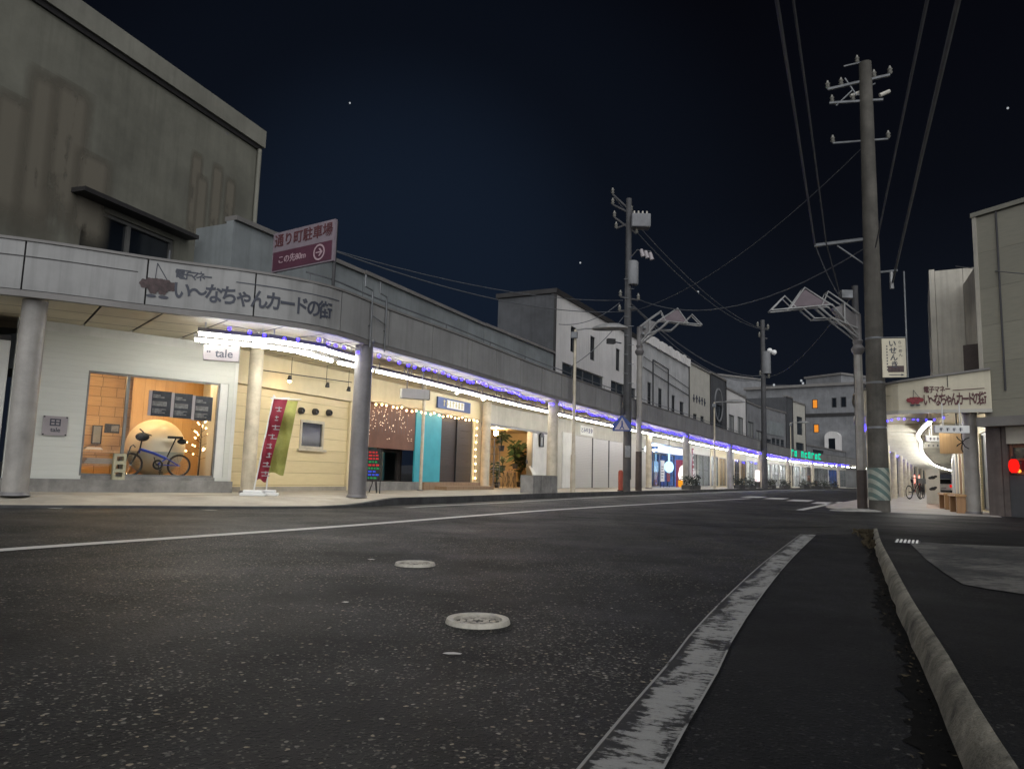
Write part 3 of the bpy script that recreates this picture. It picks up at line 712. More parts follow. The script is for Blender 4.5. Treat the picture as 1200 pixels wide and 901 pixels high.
# green lit letters far along the fascia
g0, g1 = pq(FP, 926, 3.5), pq(FP, 962, 3.5)
for i in range(9):
    if i == 2: continue
    qq = g0+(g1-g0)*(i+.5)/9; m = MB(); h = (.5, .34, .6)[i % 3]
    tg = FP.tan(qq); c = FP.at(qq, -.06, 3.5); w = .42
    def R(x0, x1, z0, z1):
        n_ = Vector((tg.y, -tg.x, 0))*.05; a = c+tg*x0; b = c+tg*x1
        m.hexa([L((*a.xy, 3.5+z0)), L((*b.xy, 3.5+z0)), L((*(b-n_).xy, 3.5+z0)), L((*(a-n_).xy, 3.5+z0)), L((*a.xy, 3.5+z1)), L((*b.xy, 3.5+z1)), L((*(b-n_).xy, 3.5+z1)), L((*(a-n_).xy, 3.5+z1))])
    R(-w, -w+.2, -.3, h*.6); R(-w, w, h*.5-.1, h*.5+.08)
    if i % 2: R(w-.2, w, -.3, .3)
    if i % 3: R(-w, w, -.3, -.14)
    m.build('lettering', E_['green'], can)
# ---- fluorescent battens: one lamp is a housing with its tube
def batten(l, name, label, group):
    t = thing(name, label, 'lamp', group=group)
    f = MB(); f.hexa([(-l/2, -.07, .03), (l/2, -.07, .03), (l/2, .07, .03), (-l/2, .07, .03), (-l/2, -.05, .10), (l/2, -.05, .10), (l/2, .05, .10), (-l/2, .05, .10)]); f.build('housing', M['fascia_band'], t)
    MB().cyl((-l/2+.03, 0, -.005), (l/2-.03, 0, -.005), .024, n=10).build('tube', E_['tube'], t, True)
    for s in (-1, 1): MB().cyl((s*(l/2-.12), 0, .10), (s*(l/2-.12), 0, .235), .012, n=6).build('hanger', M['white'], t)
    return t
bt = batten(1.2, 'tube_light', 'lit white tube lamp in the single row under the soffit of the long arcade', 'tube lamps in the row under the long arcade')
q = pq(FP, 230, 2.85, 1.0); q9 = FP.L-4; first = True; qs = []
while q < q9: qs.append(q); q += 1.27 if q < 90 else 2.4
for i, q in enumerate(qs):
    o = bt if i == 0 else copytree(bt)
    tg = FP.tan(q+.6); p = FP.at(q+.6, 1.0, 2.80); o.location = p; o.rotation_euler = (0, 0, math.atan2(tg.y, tg.x))
b2 = batten(1.16, 'tube_light', 'lit tube lamp in the short second row behind the lettered corner fascia', 'tube lamps in the short second row at the corner')
for i in range(3):
    o = b2 if i == 0 else copytree(b2)
    q = qs[i]+.62; tg = FP.tan(q); o.location = FP.at(q, .50, 2.83); o.rotation_euler = (0, 0, math.atan2(tg.y, tg.x))
# ---- blue fairy lights along the canopy edge: one string per bay
bulb_mesh = None
def light_string(path, q0, q1, n, zf, r, label, group, m, t=.16, name='light_string', rr=rnd):
    p0 = path.at(q0, t, zf(0)); s = thing(name, label, 'fairy lights', p0, 0, group)
    global bulb_mesh
    pts = []
    for i in range(n+1):
        u = i/n; q = q0+(q1-q0)*u; p = path.at(q, t+rr.uniform(-.05, .05), zf(u)+rr.uniform(-.035, .035)); pts.append(p-p0)
    MB().tube(pts, .006, 4).build('cord', M['wire'], s)
    me = None
    for i in range(n):
        p = pts[i].lerp(pts[i+1], rr.uniform(.2, .8))-Vector((0, 0, .02+r))
        if me is None:
            b = MB().ball((0, 0, 0), r, 8, 5).build('bulb', m, s, True); me = b.data
        else:
            b = bpy.data.objects.new('bulb', me); COL.objects.link(b); b.parent = s
        b.location = p
    return s
q = pq(FP, 262, 2.97, .16); k = 0
while q < FP.L-6 and k < 13:
    ln = 6.0 if k < 8 else 9
    den = 26 if k else 20
    light_string(FP, q, min(q+ln, FP.L-5), den if k < 8 else 28, lambda u: 2.98-.06*math.sin(u*PI*3)**2, (.029 if k < 2 else .024) if k < 3 else (.026 if k < 6 else .04), 'string of blue fairy lights along the inner edge of the long arcade fascia', 'blue fairy lights of the long arcade', E_['blue'], .17)
    q += ln; k += 1
# ================================================================== CORNER BUILDING AND ITS SHOP
TF = Fr((-8.05, 12.3), (-5.5, 14.5))            # shop front (set across the corner)
UF = Fr((-8.38, 10.28), (-6.2, 16.75))          # upper wall
cb = TF.thing('corner_building', 'tall drab corner building with a bare stained upper wall above the white shop', 'building')
TA = cb.matrix_basis
inv = (Matrix.Translation(TF.w(0, 0, 0)) @ Matrix.Rotation(TF.rz, 4, 'Z')).inverted()
def TL(p): return tuple(inv @ Vector(p))
def U(x, y, z): return TL(UF.w(x, y, z))
# upper wall with its window opening
ux0, uz1 = UF.px(97, 236); ux1, _ = UF.px(205, 285); wz1 = UF.px(110, 243)[1]; wz0 = wz1-1.25
ztop = UF.px(303, 172)[1]
m = MB(); mm = MB().wall(0, UF.L, 3.09, ztop, [(ux0, ux1, wz0, wz1)], 0, .25)
def conv(mb, f): mb.v = [f(*v) for v in mb.v]; return mb
conv(mm, U).build('upper_wall', M['dull_wall'], cb)
bd = MB(); bd.prism([UF.w(0, .26).xy, UF.w(UF.L, .26).xy, UF.w(UF.L, 9).xy, UF.w(-3, 9).xy, UF.w(-3.2, 1.5).xy], 3.7, ztop-.02)
bd.v = [TL(v) for v in bd.v]; bd.build('upper_body', M['dull_wall'], cb)
mm = MB(); mm.box(-.5, UF.L+.10, -.10, .4, ztop+.002, ztop+.42); conv(mm, U).build('cornice', M['dull_trim'], cb)
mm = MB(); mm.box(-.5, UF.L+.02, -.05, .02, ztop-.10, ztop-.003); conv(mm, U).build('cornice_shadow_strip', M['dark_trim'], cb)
mm = MB(); mm.cyl((UF.L-.06, -.07, 4.0), (UF.L-.06, -.07, ztop-.1), .05, n=10); conv(mm, U).build('downpipe', M['dull_trim'], cb)
mm = MB(); mm.frame(ux0+.002, ux1-.002, wz0, wz1-.003, .06, .05, .16); mm.box((ux0+ux1)/2-.04, (ux0+ux1)/2+.04, .06, .15, wz0+.06, wz1-.063)
wf = conv(mm, U).build('window', M['frame_metal'], cb)
mm = MB().box(ux0+.06, ux1-.06, .11, .125, wz0+.06, wz1-.065); conv(mm, U).build('pane', M['pane_dark'], wf)
mm = MB(); mm.box(ux0-.25, ux1+.3, -.32, -.002, wz1+.10, wz1+.18); conv(mm, U).build('window_hood', M['dark_trim'], cb)
# rust-brown run-off stains: thin irregular films on the wall
for px, pz0, py in ((232, 178, 290), (256, 192, 300), (271, 208, 305), (238, 205, 300), (60, 85, 300), (88, 98, 285), (20, 110, 280), (112, 180, 300)):
    a, z1 = UF.px(px, pz0); b, z0 = UF.px(px, py); w = .16 if px > 200 else .36
    mm = MB(); k = 9; mm.uv = []
    for i in range(k):
        z = z0+(z1-z0)*i/(k-1)
        for sd in (-1, 1): mm.v.append((a+sd*w*1.3, -.003-px*1e-5, z)); mm.uv.append(((sd+1)/2, i/(k-1)))
        if i: mm.f.append((2*i-2, 2*i-1, 2*i+1, 2*i))
    conv(mm, U).build('run_off_stain', M['stain'], cb)
# ground-floor white shop front
x0, _ = TF.px(40, 480); gx0, gz0 = TF.px(91, 568); gx1, _ = TF.px(266, 500); gz1 = TF.px(107, 434)[1]; ptop = TF.px(45, 386)[1]; gz0 = .42
rx = gx1-.02
m = MB().wall(x0-.35, TF.L-.02, .36, ptop, [(gx0, rx, gz0, gz1)], 0, .10)
m.build('shop_front', M['white_wall'], cb)
MB().wall(x0-.35, TF.L, ptop+.004, 3.1, [], .07, .10).build('upper_band', M['white'], cb)
MB().box(x0-.4, TF.L+.03, -.16, .5, ZS-.02, .357).build('step', M['concrete'], cb)
MB().box(TF.L-.019, TF.L+.05, -.001, 1.8, .36, 3.05).build('side_return', M['white'], cb)
gm, _ = TF.px(147, 500)
fr = MB(); fr.frame(gx0+.002, rx-.16, gz0+.002, gz1-.002, .035, .03, .09); fr.box(gm-.03, gm+.02, .03, .09, gz0+.04, gz1-.04)
sw = fr.build('show_window', M['frame_metal'], cb)
MB().box(gx0+.04, rx-.2, .058, .064, gz0+.04, gz1-.04).build('pane', M['glass'], sw)
MB().box(gx0+.03, rx-.15, -.02, .12, gz0-.06, gz0).build('sill', M['concrete'], sw)
MB().box(rx-.16, rx-.003, .012, .55, gz0, gz1-.003).build('window_reveal', M['white'], cb)
RD = 2.3
MB().room(gx0-.5, rx+.15, .10, RD, .40, 2.45).build('shop_room', M['wood_tiles'], cb)
MB().box(gx0-.48, rx+.13, .11, RD-.02, .402, .42).build('shop_floor', M['wood_pale'], cb)
pw = MB(); a, _ = TF.px(163, 500, 1.2); b, _ = TF.px(255, 500, 1.2); pw.box(a, b, 1.9, 1.95, .43, 2.44); pw.build('partition', M['wood_pale'], cb)
for i in range(4):
    l = MB(); l.lathe([(.07, 0), (.08, -.05), (.05, -.09)], (0, 0, 0), 12); t = TF.thing('spot_lamp', 'small warm spot lamp on the ceiling of the wooden shop room', 'lamp', gx0+.3+i*.8, .72, 2.44, 'ceiling spots in the wooden shop')
    l.build('shade', M['white'], t, True); MB().ball((0, 0, -.085), .05, 10, 6).build('bulb', E_['spot'], t, True)
# things in the window -------------------------------------------------
def tpx(px, py, y=0.5): x, z = TF.px(px, py, y); return x, y, z
# bicycle
FLZ = .421
yb = .34
rw = tpx(209.5, 546, yb); fw = tpx(152.5, 546, yb); R = .205
zc = FLZ+R+.008
bike = TF.thing('folding_bicycle', 'small blue folding bicycle with a black bar bag parked in the lit shop window', 'bicycle', rw[0], yb, FLZ)
def bp(px, py, dy=0):
    x, z = TF.px(px, py, yb+dy); return Vector((x-rw[0], dy, z-FLZ))
def wheel(cx):
    w = bpy.data.objects.new('wheel', None)
    prof = [(R, -.012), (R+.012, 0), (R, .012), (R-.022, .010), (R-.022, -.010), (R, -.012)]
    ty = MB().lathe(prof, (cx, 0, zc-FLZ), 28, 'Y').build('wheel', M['black'], bike, True)
    rm = MB().lathe([(R-.022, -.009), (R-.03, 0), (R-.022, .009)], (cx, 0, zc-FLZ), 28, 'Y'); rm.build('rim', M['chrome'], ty, True)
    sp = MB()
    for i in range(14):
        a = 2*PI*i/14; sp.cyl((cx, .012*(-1)**i, zc-FLZ), (cx+math.cos(a)*(R-.025), 0, zc-FLZ+math.sin(a)*(R-.025)), .0016, n=4)
    sp.cyl((cx, -.03, zc-FLZ), (cx, .03, zc-FLZ), .018, n=10); sp.build('spokes', M['chrome'], ty)
    return Vector((cx, 0, zc-FLZ))
rc = wheel(0); fc = wheel(fw[0]-rw[0])
bb = bp(184, 545); bb.z = zc-FLZ+.01; hd = bp(164, 526); st = bp(195, 537); sd = bp(206, 514)
f = MB()
f.tube([hd, hd.lerp(st, .5)+Vector((0, 0, .012)), st], .025, 8); f.tube([st, bb], .016, 8); f.tube([bp(163, 531), hd], .02, 8)
for s in (-.03, .03):
    f.tube([bb+Vector((0, s*.6, 0)), rc+Vector((0, s, 0))], .009, 6); f.tube([st+Vector((0, s*.4, 0)), rc+Vector((0, s, 0))], .008, 6)
f.build('bicycle_frame', M['blue_frame'], bike, True)
f = MB()
top = bp(168, 508)
for s in (-.035, .035): f.tube([hd+Vector((0, s, -.01)), fc+Vector((0, s, 0))], .01, 6)
f.build('fork', M['black'], bike, True)
f = MB(); f.tube([hd, top], .014, 8); hb = top+Vector((0, 0, .02))
f.tube([hb+Vector((-.12, -.22, .05)), hb+Vector((-.03, -.1, .01)), hb+Vector((.02, .05, 0)), hb+Vector((.2, .22, -.04))], .012, 6); f.build('handlebar', M['black'], bike, True)
f = MB(); f.tube([st, sd], .013, 8); f.build('seat_post', M['black'], bike, True)
f = MB(); f.prism([(-.15, -.02), (-.05, -.04), (.07, -.075), (.12, -.06), (.12, .06), (.07, .075), (-.05, .04), (-.15, .02)], 0, .045)
f.v = [(v[0]+sd.x+.0, v[1], v[2]+sd.z) for v in f.v]; f.build('saddle', M['black'], bike, True, .012)
f = MB(); f.ball((0, 0, 0), .1, 12, 8, (1.25, .8, .85)); f.v = [(v[0]+top.x-.01, v[1], v[2]+top.z-.06) for v in f.v]; f.build('bar_bag', M['black'], bike, True)
f = MB(); f.ball((0, 0, 0), .07, 10, 8, (1.3, .7, .75)); f.v = [(v[0]+sd.x+.12, v[1], v[2]+sd.z-.05) for v in f.v]; f.build('saddle_bag', M['black'], bike, True)
f = MB().lathe([(.085, -.05), (.095, -.046), (.085, -.042), (.06, -.046), (.085, -.05)], (bb.x, 0, bb.z), 22, 'Y')
f.cyl((bb.x, -.055, bb.z), (bb.x+.05, -.055, bb.z-.14), .009, n=6); f.cyl((bb.x, .055, bb.z), (bb.x-.05, .055, bb.z+.14), .009, n=6); f.cyl((bb.x, -.055, bb.z), (bb.x, .055, bb.z), .016, n=8)
f.box(bb.x+.02, bb.x+.08, -.12, -.055, bb.z-.155, bb.z-.135); f.build('crankset', M['black'], bike, True)
f = MB(); f.tube([bp(189, 549), Vector((bb.x+.06, .05, .0))], .008, 5); f.build('kickstand', M['black'], bike)
# the big paper globe behind it
gx, gy, gz = tpx(182, 525, 1.05)
gr = (TF.px(213, 520, 1.05)[0]-TF.px(151, 520, 1.05)[0])/2*1.12
gl = TF.thing('paper_globe', 'big round pale paper globe standing behind the folding bicycle', 'globe', gx, 1.05, FLZ)
b = MB(); prof = [(gr*math.sin(PI*j/20)+1e-4, gr*1.02-gr*1.02*math.cos(PI*j/20)) for j in range(9, 21)]; b.lathe(prof, n=32); b.build('globe_upper', M['globe'], gl, True)
b = MB(); prof = [(gr*math.sin(PI*j/20)*.995+1e-4, gr*1.02-gr*1.02*math.cos(PI*j/20)) for j in range(0, 10)]; b.lathe(prof, n=32); b.build('globe_lower', M['globe_low'], gl, True)
# three dark posters on the glass
for i, (px0, px1, y0, y1) in enumerate(((175, 199.5, 456.5, 489), (201.5, 224, 459, 492), (226, 247.5, 463, 494))):
    xa, za = TF.px(px0, y0, .05); xb, zb = TF.px(px1, y1, .05)
    nm = ('above the bicycle bar', 'between the other two', 'above the lit tree')[i]
    t = TF.thing('poster', 'dark poster with a pale side strip on the shop glass, '+nm, 'poster', (xa+xb)/2, .05, (za+zb)/2, 'dark posters on the white shop window')
    w, h = (xb-xa)/2, .235
    MB().box(-w, w, -.003, .003, -h, h).build('sheet', M['poster'], t)
    MB().box(-w, -w*.72, -.005, -.0035, -h, h).build('side_strip', M['sign_white'], t)
    MB().box(-w*.66, w*.6, -.005, -.0035, -h*.2, h*.18).build('picture', M['poster_mid'], t)
    f = MB()
    for k, (z, l) in enumerate(((-.45, .85), (-.58, .6), (-.72, .8), (.5, .7), (.64, .45))): f.box(-w*.62, -w*.62+w*1.4*l, -.005, -.0035, h*z-.012, h*z+.012)
    f.build('printed_lines', M['poster_mid'], t)
# little tree with fairy lights
tx, ty, tz = tpx(232, 555, 1.0)
tr = TF.thing('light_tree', 'small bare tree strung with warm fairy lights at the end of the shop window', 'ornament tree', tx, 1.0, FLZ)
f = MB(); f.tube([(0, 0, 0), (.01, 0, .4), (0, 0, 1.25)], [.018, .013, .005], 6); tips = []
for i in range(16):
    z = .35+i*.055; a = i*2.4; r = .36*(1-(z-.3)/1.25); e = Vector((math.cos(a)*r, math.sin(a)*r*.7, z+.12)); f.tube([(0, 0, z), e], .005, 4); tips.append((Vector((0, 0, z)), e))
f.build('branches', M['brown'], tr)
me = None; r2 = random.Random(4)
for i in range(46):
    a, b = tips[i % 16]; p = a.lerp(b, r2.uniform(.35, 1.05))
    if me is None: o = MB().ball((0, 0, 0), .015, 8, 5).build('bulb', E_['warm'], tr, True); me = o.data
    else: o = bpy.data.objects.new('bulb', me); COL.objects.link(o); o.parent = tr
    o.location = p
# table, mirror, breeze block, cane, framed picture
tx, ty, tz = tpx(115, 527, 1.2)
t = TF.thing('side_table', 'plain wooden table with a shelf behind the narrow shop pane', 'table', tx, 1.25, FLZ)
h = tz-FLZ
MB().box(-.5, .48, -.3, .3, h-.05, h).build('table_top', M['wood_pale'], t)
for x in (-.46, .44):
    for y in (-.26, .26): MB().box(x-.025, x+.025, y-.025, y+.025, 0, h-.051).build('leg', M['wood_pale'], t)
MB().box(-.46, .44, -.26, .26, .18, .21).build('shelf', M['wood_pale'], t)
o = TF.thing('paper_bundle', 'low pile of pale papers lying on the plain wooden table', 'papers', tx-.08, 1.2, tz+.001)
f = MB(); [f.box(-.16+k*.01, .14-k*.012, -.1, .1+k*.004, k*.012, k*.012+.011) for k in range(4)]; f.build('sheets', M['plastic_white'], o)
o = TF.thing('cloth_pile', 'folded cloths lying on the lower shelf of the wooden table', 'cloths', tx+.05, 1.22, FLZ+.211)
f = MB(); [f.box(-.3+k*.02, .3-k*.03, -.16, .18, k*.035, k*.035+.033) for k in range(3)]; f.build('folds', M['off_white'], o, bevel=.01)
xa, za = TF.px(110, 501, 2.2); xb, zb = TF.px(118, 517, 2.2)
t = TF.thing('wall_mirror', 'narrow rounded mirror on the wooden wall above the table', 'mirror', (xa+xb)/2, 2.24, (za+zb)/2)
MB().frame(-.09, .09, -.19, .19, .02, -.02, .02).build('frame', M['brown'], t); MB().box(-.07, .07, -.005, .005, -.17, .17).build('mirror_glass', M['pane_curtain'], t)
xa, za = TF.px(132, 502, 1.7)
t = TF.thing('wall_screen', 'little dark screen fixed to the wooden wall beside the window post', 'screen', xa, 1.75, za)
MB().box(-.13, .13, -.03, .03, -.09, .09).build('casing', M['black'], t); MB().box(-.02, .11, -.034, -.031, -.06, .06).build('display', M['poster_mid'], t)
xa, za = TF.px(138.5, 553, -.06)
t = TF.thing('breeze_block', 'pale green pierced concrete block standing upright on the shop sill', 'block', xa, -.075, .358)
f = MB(); hh = .46; f.wall(-.1, .1, 0, hh, [(-.055, .055, .05+i*.14, .13+i*.14) for i in range(3)], -.05, .11); f.build('block', mat('block', (.45, .43, .30), .8, .3, 6), t)
p0 = tpx(144, 545, .25); t = TF.thing('walking_cane', 'dark hooked cane leaning by the window post in front of the globe', 'cane', p0[0], .3, FLZ)
MB().tube([(0, 0, 0), (.09, .02, .42), (.12, .02, .54), (.16, .02, .57), (.2, .02, .53)], .011, 6).build('cane', M['black'], t, True)
# small plaque on the white wall
xa, za = TF.px(64, 499)
t = TF.thing('wall_plaque', 'square pale notice plate on stand-off bolts on the plain white wall', 'sign', xa, -.03, za)
hw = .185; MB().box(-hw, hw, -.006, .006, -.165, .165).build('plate', M['sign_white'], t)
f = MB()
for sx in (-1, 1):
    for sz in (-1, 1): f.cyl((sx*(hw-.02), -.012, sz*.15), (sx*(hw-.02), .028, sz*.15), .014, n=8)
f.build('bolts', M['frame_dark'], t)
f = MB(); f.frame(-.08, .08, -.0, .12, .02, -.009, -.0065); f.box(-.01, .01, -.009, -.0065, .02, .10); f.box(-.06, .06, -.009, -.0065, .05, .07); f.build('mark', M['text_dark'], t)
text('tale', .10, M['text_dark'], t, (.01, -.008, -.07), bold=.02)
# hanging box sign
p = atd(259.5, 414.5, 13.75); t = thing('hanging_sign', 'white hanging box sign with small lowercase lettering under the arcade corner', 'sign', p, .30)
w, h = .29, .133
MB().box(-w, w, -.06, .06, -h, h).build('box', M['sign_white'], t, bevel=.008)
MB().box(w+.001, w+.012, -.062, .062, -h-.002, h+.002).build('end_plate', M['frame_metal'], t)
MB().cyl((.02, 0, h), (.02, 0, 3.04-p.z), .018, n=8).build('hanger', M['column_cream'], t)
text('tale', .20, M['text_dark'], t, (.05, -.064, -.01), bold=.015)
f = MB(); [f.box(-.235+i*.035, -.21+i*.035, -.064, -.061, .0, .03) for i in range(2)]; f.build('small_mark', M['text_dark'], t)
# plain white wall past the corner column
WF = Fr((-11.2, 10.2), (-8.35, 12.05))
t = WF.thing('white_boundary_wall', 'plain white wall beyond the first arcade column at the corner', 'wall')
MB().box(0, WF.L-.0, 0, .2, 0, 2.62).build('wall', M['white'], t); MB().box(-.03, WF.L+.0, -.04, .24, 2.622, 2.7).build('coping', M['dark_trim'], t)
# parking sign on posts above the arcade
PA, PB = Vector((-4.79, 14.06, 0)), Vector((-3.34, 13.08, 0))
PFm = Fr(PA, PB); zt0 = atd(320.6, 274, 14.85).z; zb0 = atd(319, 320, 14.85).z
pk = PFm.thing('parking_sign', 'white and maroon parking sign board on two posts above the arcade roof', 'sign', 0, 0, zb0)
hh = zt0-zb0; lw = PFm.L
MB().box(0, lw, 0, .05, 0, hh).build('board', M['park_white'], pk); MB().box(.03, lw-.05, -.006, -.001, .03, hh*.5).build('lower_panel', M['maroon'], pk)
text('通り町駐車場', .27, M['text_red'], pk, (lw*.5, -.004, hh*.76), bold=.012, sx=1.02)
text('この先80m', .17, M['text_pale'], pk, (lw*.34, -.009, hh*.27), bold=.01)
f = MB().lathe([(.155, -.009), (.155, -.012), (.122, -.012), (.122, -.009)], (lw*.78, 0, hh*.27), 28, 'Y'); f.build('arrow_ring', M['text_pale'], pk)
f = MB(); c = (lw*.78, hh*.27)
f.box(c[0]-.09, c[0]+.05, -.012, -.009, c[1]-.012, c[1]+.012); f.plate([(c[0]+.1, -.009, c[1]), (c[0]+.02, -.009, c[1]+.075), (c[0]-.02, -.009, c[1]+.075), (c[0]+.045, -.009, c[1]), (c[0]-.02, -.009, c[1]-.075), (c[0]+.02, -.009, c[1]-.075)], (0, -.003, 0)); f.build('arrow', M['text_pale'], pk)
for x in (.02, lw-.04): MB().cyl((x, .07, 3.62-zb0), (x, .07, hh-.02), .03, n=8).build('post', M['frame_dark'], pk)
# bracket of two pipes in front of the fascia
q = pq(FP, 436, 3.6, -.1); p = FP.at(q, -.09, 3.1); tg = FP.tan(q)
t = thing('pipe_bracket', 'pair of thin upright pipes with hooked tops fixed against the arcade fascia', 'bracket', p, math.atan2(tg.y, tg.x))
f = MB()
for x in (0, .55):
    f.tube([(x, 0, -.12), (x, 0, .98), (x-.28, 0, 1.0), (x-.28, 0, 1.22)], .016, 6)
    f.cyl((x, 0, .3), (x, .09, .3), .012, n=6)
f.cyl((0, 0, .5), (.55, 0, .42), .01, n=6)
f.build('pipes', M['steel'], t); MB().ball((.05, -.03, .0), .05, 8, 6).build('lamp_socket', M['frame_metal'], t)
# ================================================================== TERRACE OF LOW SHOPS
def wseg(q0, q1): return Fr(WP.at(q0), WP.at(q1))
GAP = .012
SIN_END = 3.3
def upper(F, t, z1, wm, holes=(), depth=9, z0=3.05, name='upper_wall', y=0, side=True):
    MB().wall(GAP, F.L-GAP, z0, z1, holes, y, .2).build(name, wm, t)
    b = MB(); b.box(GAP+.02, F.L-GAP-.02, y+.205, depth, z0-.2, z1-.04); b.build('body', wm, t)
def win(F, t, x0, x1, z0, z1, y=.08, fm='frame_metal', pm='pane_grey', mull=1, rail=0, w=.05, name='window'):
    f = MB(); f.frame(x0+.003, x1-.003, z0+.003, z1-.003, w, y-.03, y+.05)
    for i in range(1, mull): x = x0+(x1-x0)*i/mull; f.box(x-w*.4, x+w*.4, y-.02, y+.04, z0+w, z1-w)
    for i in range(1, rail+1): z = z0+(z1-z0)*i/(rail+1); f.box(x0+w, x1-w, y-.022, y+.042, z-w*.35, z+w*.35)
    o = f.build(name, M[fm], t); MB().box(x0+w, x1-w, y+.005, y+.015, z0+w, z1-w).build('pane', M[pm], o); return o
def aircon(t, x, z, y=-.35):
    o = MB(); o.box(x-.4, x+.4, y, y+.28, z, z+.58)
    a = o.build('air_conditioner', M['off_white'], t, bevel=.02)
    g = MB().lathe([(.2, y-.012), (.22, y-.012), (.22, y), (.2, y)], (x-.1, 0, z+.29), 18, 'Y')
    for i in range(5): g.box(x-.29, x+.09, y-.012, y-.006, z+.13+i*.08, z+.14+i*.08)
    g.lathe([(.001, y-.004), (.19, y-.004)], (x-.1, 0, z+.29), 18, 'Y'); g.build('fan_grille', M['frame_dark'], a)
    return a
# ---- cream shop
F = wseg(.55, 4.95)
t = F.thing('cream_shop', 'low shop with cream boarded front, four round vents and one small window', 'shop')
upper(F, t, 5.66, M['low_wall'])
x0, zt_ = F.px(306, 461); wl, w1 = F.px(354, 491); wr, w0 = F.px(380, 527); zb = 2.34
MB().wall(GAP, F.L-.25, ZS+.1, zb, [(wl, wr, w0, w1)], .05, .12).build('boarded_front', M['cream_siding'], t)
MB().box(GAP, F.L-GAP, -.05, .18, zb+.003, 3.04).build('top_band', M['cream'], t, bevel=.01)
MB().box(F.L-.248, F.L-GAP, -.02, .2, ZS, zb).build('pier', M['cream'], t)
MB().box(GAP, F.L-.25, -.02, .2, ZS-.02, ZS+.098).build('plinth', M['paving'], t)
win(F, t, wl, wr, w0, w1, .06, 'column_cream', 'pane_dark', 1, 0, .06)
MB().box(wl-.06, wr+.06, -.02, .05, w0-.05, w0-.003).build('window_sill', M['column_cream'], t)
for px in (337, 353.5, 370, 386):
    a, z = F.px(px, 480+(px-337)*.075); f = MB().lathe([(.001, -.03), (.05, -.06), (.075, -.03), (.08, .045)], (a, 0, z), 16, 'Y'); f.build('vent', M['frame_dark'], t, True)
MB().box(GAP, F.L-GAP, -.08, .25, 5.663, 5.76).build('roof_edge', M['fascia_band'], t)
# lamp rail on the cream band
a, za = F.px(309, 434, -.4); b, zb_ = F.px(412, 451, -.4)
o = F.thing('lamp_rail', 'thin dark rail with three small spot lamps above the cream boarded front', 'lamp rail', a, -.4, za)
f = MB(); f.cyl((0, 0, 0), (b-a, 0, zb_-za+.06), .011, n=6)
for k in (.28, .68, .96): f.cyl(((b-a)*k, 0, 0), ((b-a)*k, 0, 3.03-za), .006, n=5)
f.build('rail', M['frame_dark'], o)
for k, e in ((.27, 1), (.7, 0), (.97, 0)):
    x = (b-a)*k; f = MB(); f.cyl((x, 0, .0), (x+.02, .03, -.1), .035, .055, 10); s = f.build('spot', M['frame_dark'], o, True)
    if e: MB().ball((x+.025, .035, -.115), .04, 10, 6).build('bulb', E_['warm_soft'], s, True)
# banners
def banner(label, px, py0, py1, lean, m, D, dx, name='banner_flag', mark=None):
    p = atd(px, 575, D); p.z = ZS
    hz = atd(px, py0, D).z-ZS
    t = thing(name, label, 'banner', p, .25)
    f = MB(); f.cyl((0, 0, .05), (lean, 0, hz+.04), .013, n=8); f.cyl((lean-.06, 0, hz-.02), (lean+.5*dx, 0, hz), .009, n=6); f.build('pole', M['plastic_white'], t)
    b = MB(); nx, nz = 8, 24; zlo = (atd(px, py1, D).z-ZS)
    for j in range(nz+1):
        for i in range(nx+1):
            u = i/nx; v = j/nz; z = zlo+(hz-.03-zlo)*v
            w = .44*(1-.35*(1-v))*dx
            b.v.append((lean*z/hz+u*w, .05*math.sin(u*7+v*9)*(1-.6*v)+.03*math.sin(v*14), z+.03*math.sin(u*5)*(1-v)))
    for j in range(nz):
        for i in range(nx): k = j*(nx+1)+i; b.f.append((k, k+1, k+nx+2, k+nx+1))
    bo = b.build('cloth', m, t, True)
    if mark:
        g = MB()
        rm = random.Random(5)
        for k in range(8):
            z = zlo+(hz-zlo)*(.08+k*.11); x = lean*z/hz+.24*dx+rm.uniform(-.02, .02)
            for s in (-1, 1):
                z2 = z+s*.03; g.box(x-rm.uniform(.02, .08), x+rm.uniform(.02, .08), -.075, -.07, z2-.008, z2+.008)
            g.box(x-.010+rm.uniform(-.05, .05)*0, x+.010, -.0755, -.0705, z-.05*rm.random(), z+.05)
        g.build('lettering', M['sign_white'], t)
    w = MB(); w.box(-.22, .22, -.17, .17, 0, .05); w.box(-.17, .17, -.12, .12, .0505, .10); w.build('weight_base', M['plastic_white'], t, bevel=.012)
    return t
banner('red banner with white characters on a leaning pole beside the cream column', 297, 464, 563, .24, M['flag_red'], 14.05, .56, mark=True)
banner('yellow green banner hanging limp next to the red banner', 312, 466, 555, .04, M['flag_yellow'], 14.3, .95)
# ---- bar
F = wseg(4.95, 11.95)
t = F.thing('bar_shop', 'low bar with a turquoise panel, dark boarded doors and a red brown valance', 'shop')
upper(F, t, 5.68, M['low_wall'])
MB().box(GAP, F.L-GAP, -.08, .25, 5.683, 5.78).build('roof_edge', M['fascia_band'], t)
zb = 2.42
MB().box(GAP, F.L-GAP, -.05, .18, zb+.003, 3.04).build('top_band', M['cream'], t, bevel=.01)
xv, zv = F.px(487, 528); xt0, _ = F.px(485, 560); xt1, _ = F.px(515, 560); xd1, _ = F.px(552, 560); zst = .36
MB().wall(.05, xv, zv, zb, [], .03, .06).build('valance', M['redbrown'], t)
xg0, _ = F.px(432, 560)
MB().wall(.05, xv, zst, zv-.01, [(.3, 1.7, zst+.02, zv-.08), (1.85, xv-.15, zst+.02, zv-.08)], .5, .06).build('glazed_front', M['interior_dark'], t)
MB().box(.3, 1.7, .53, .54, zst+.02, zv-.08).build('pane', M['pane_dark'], t)
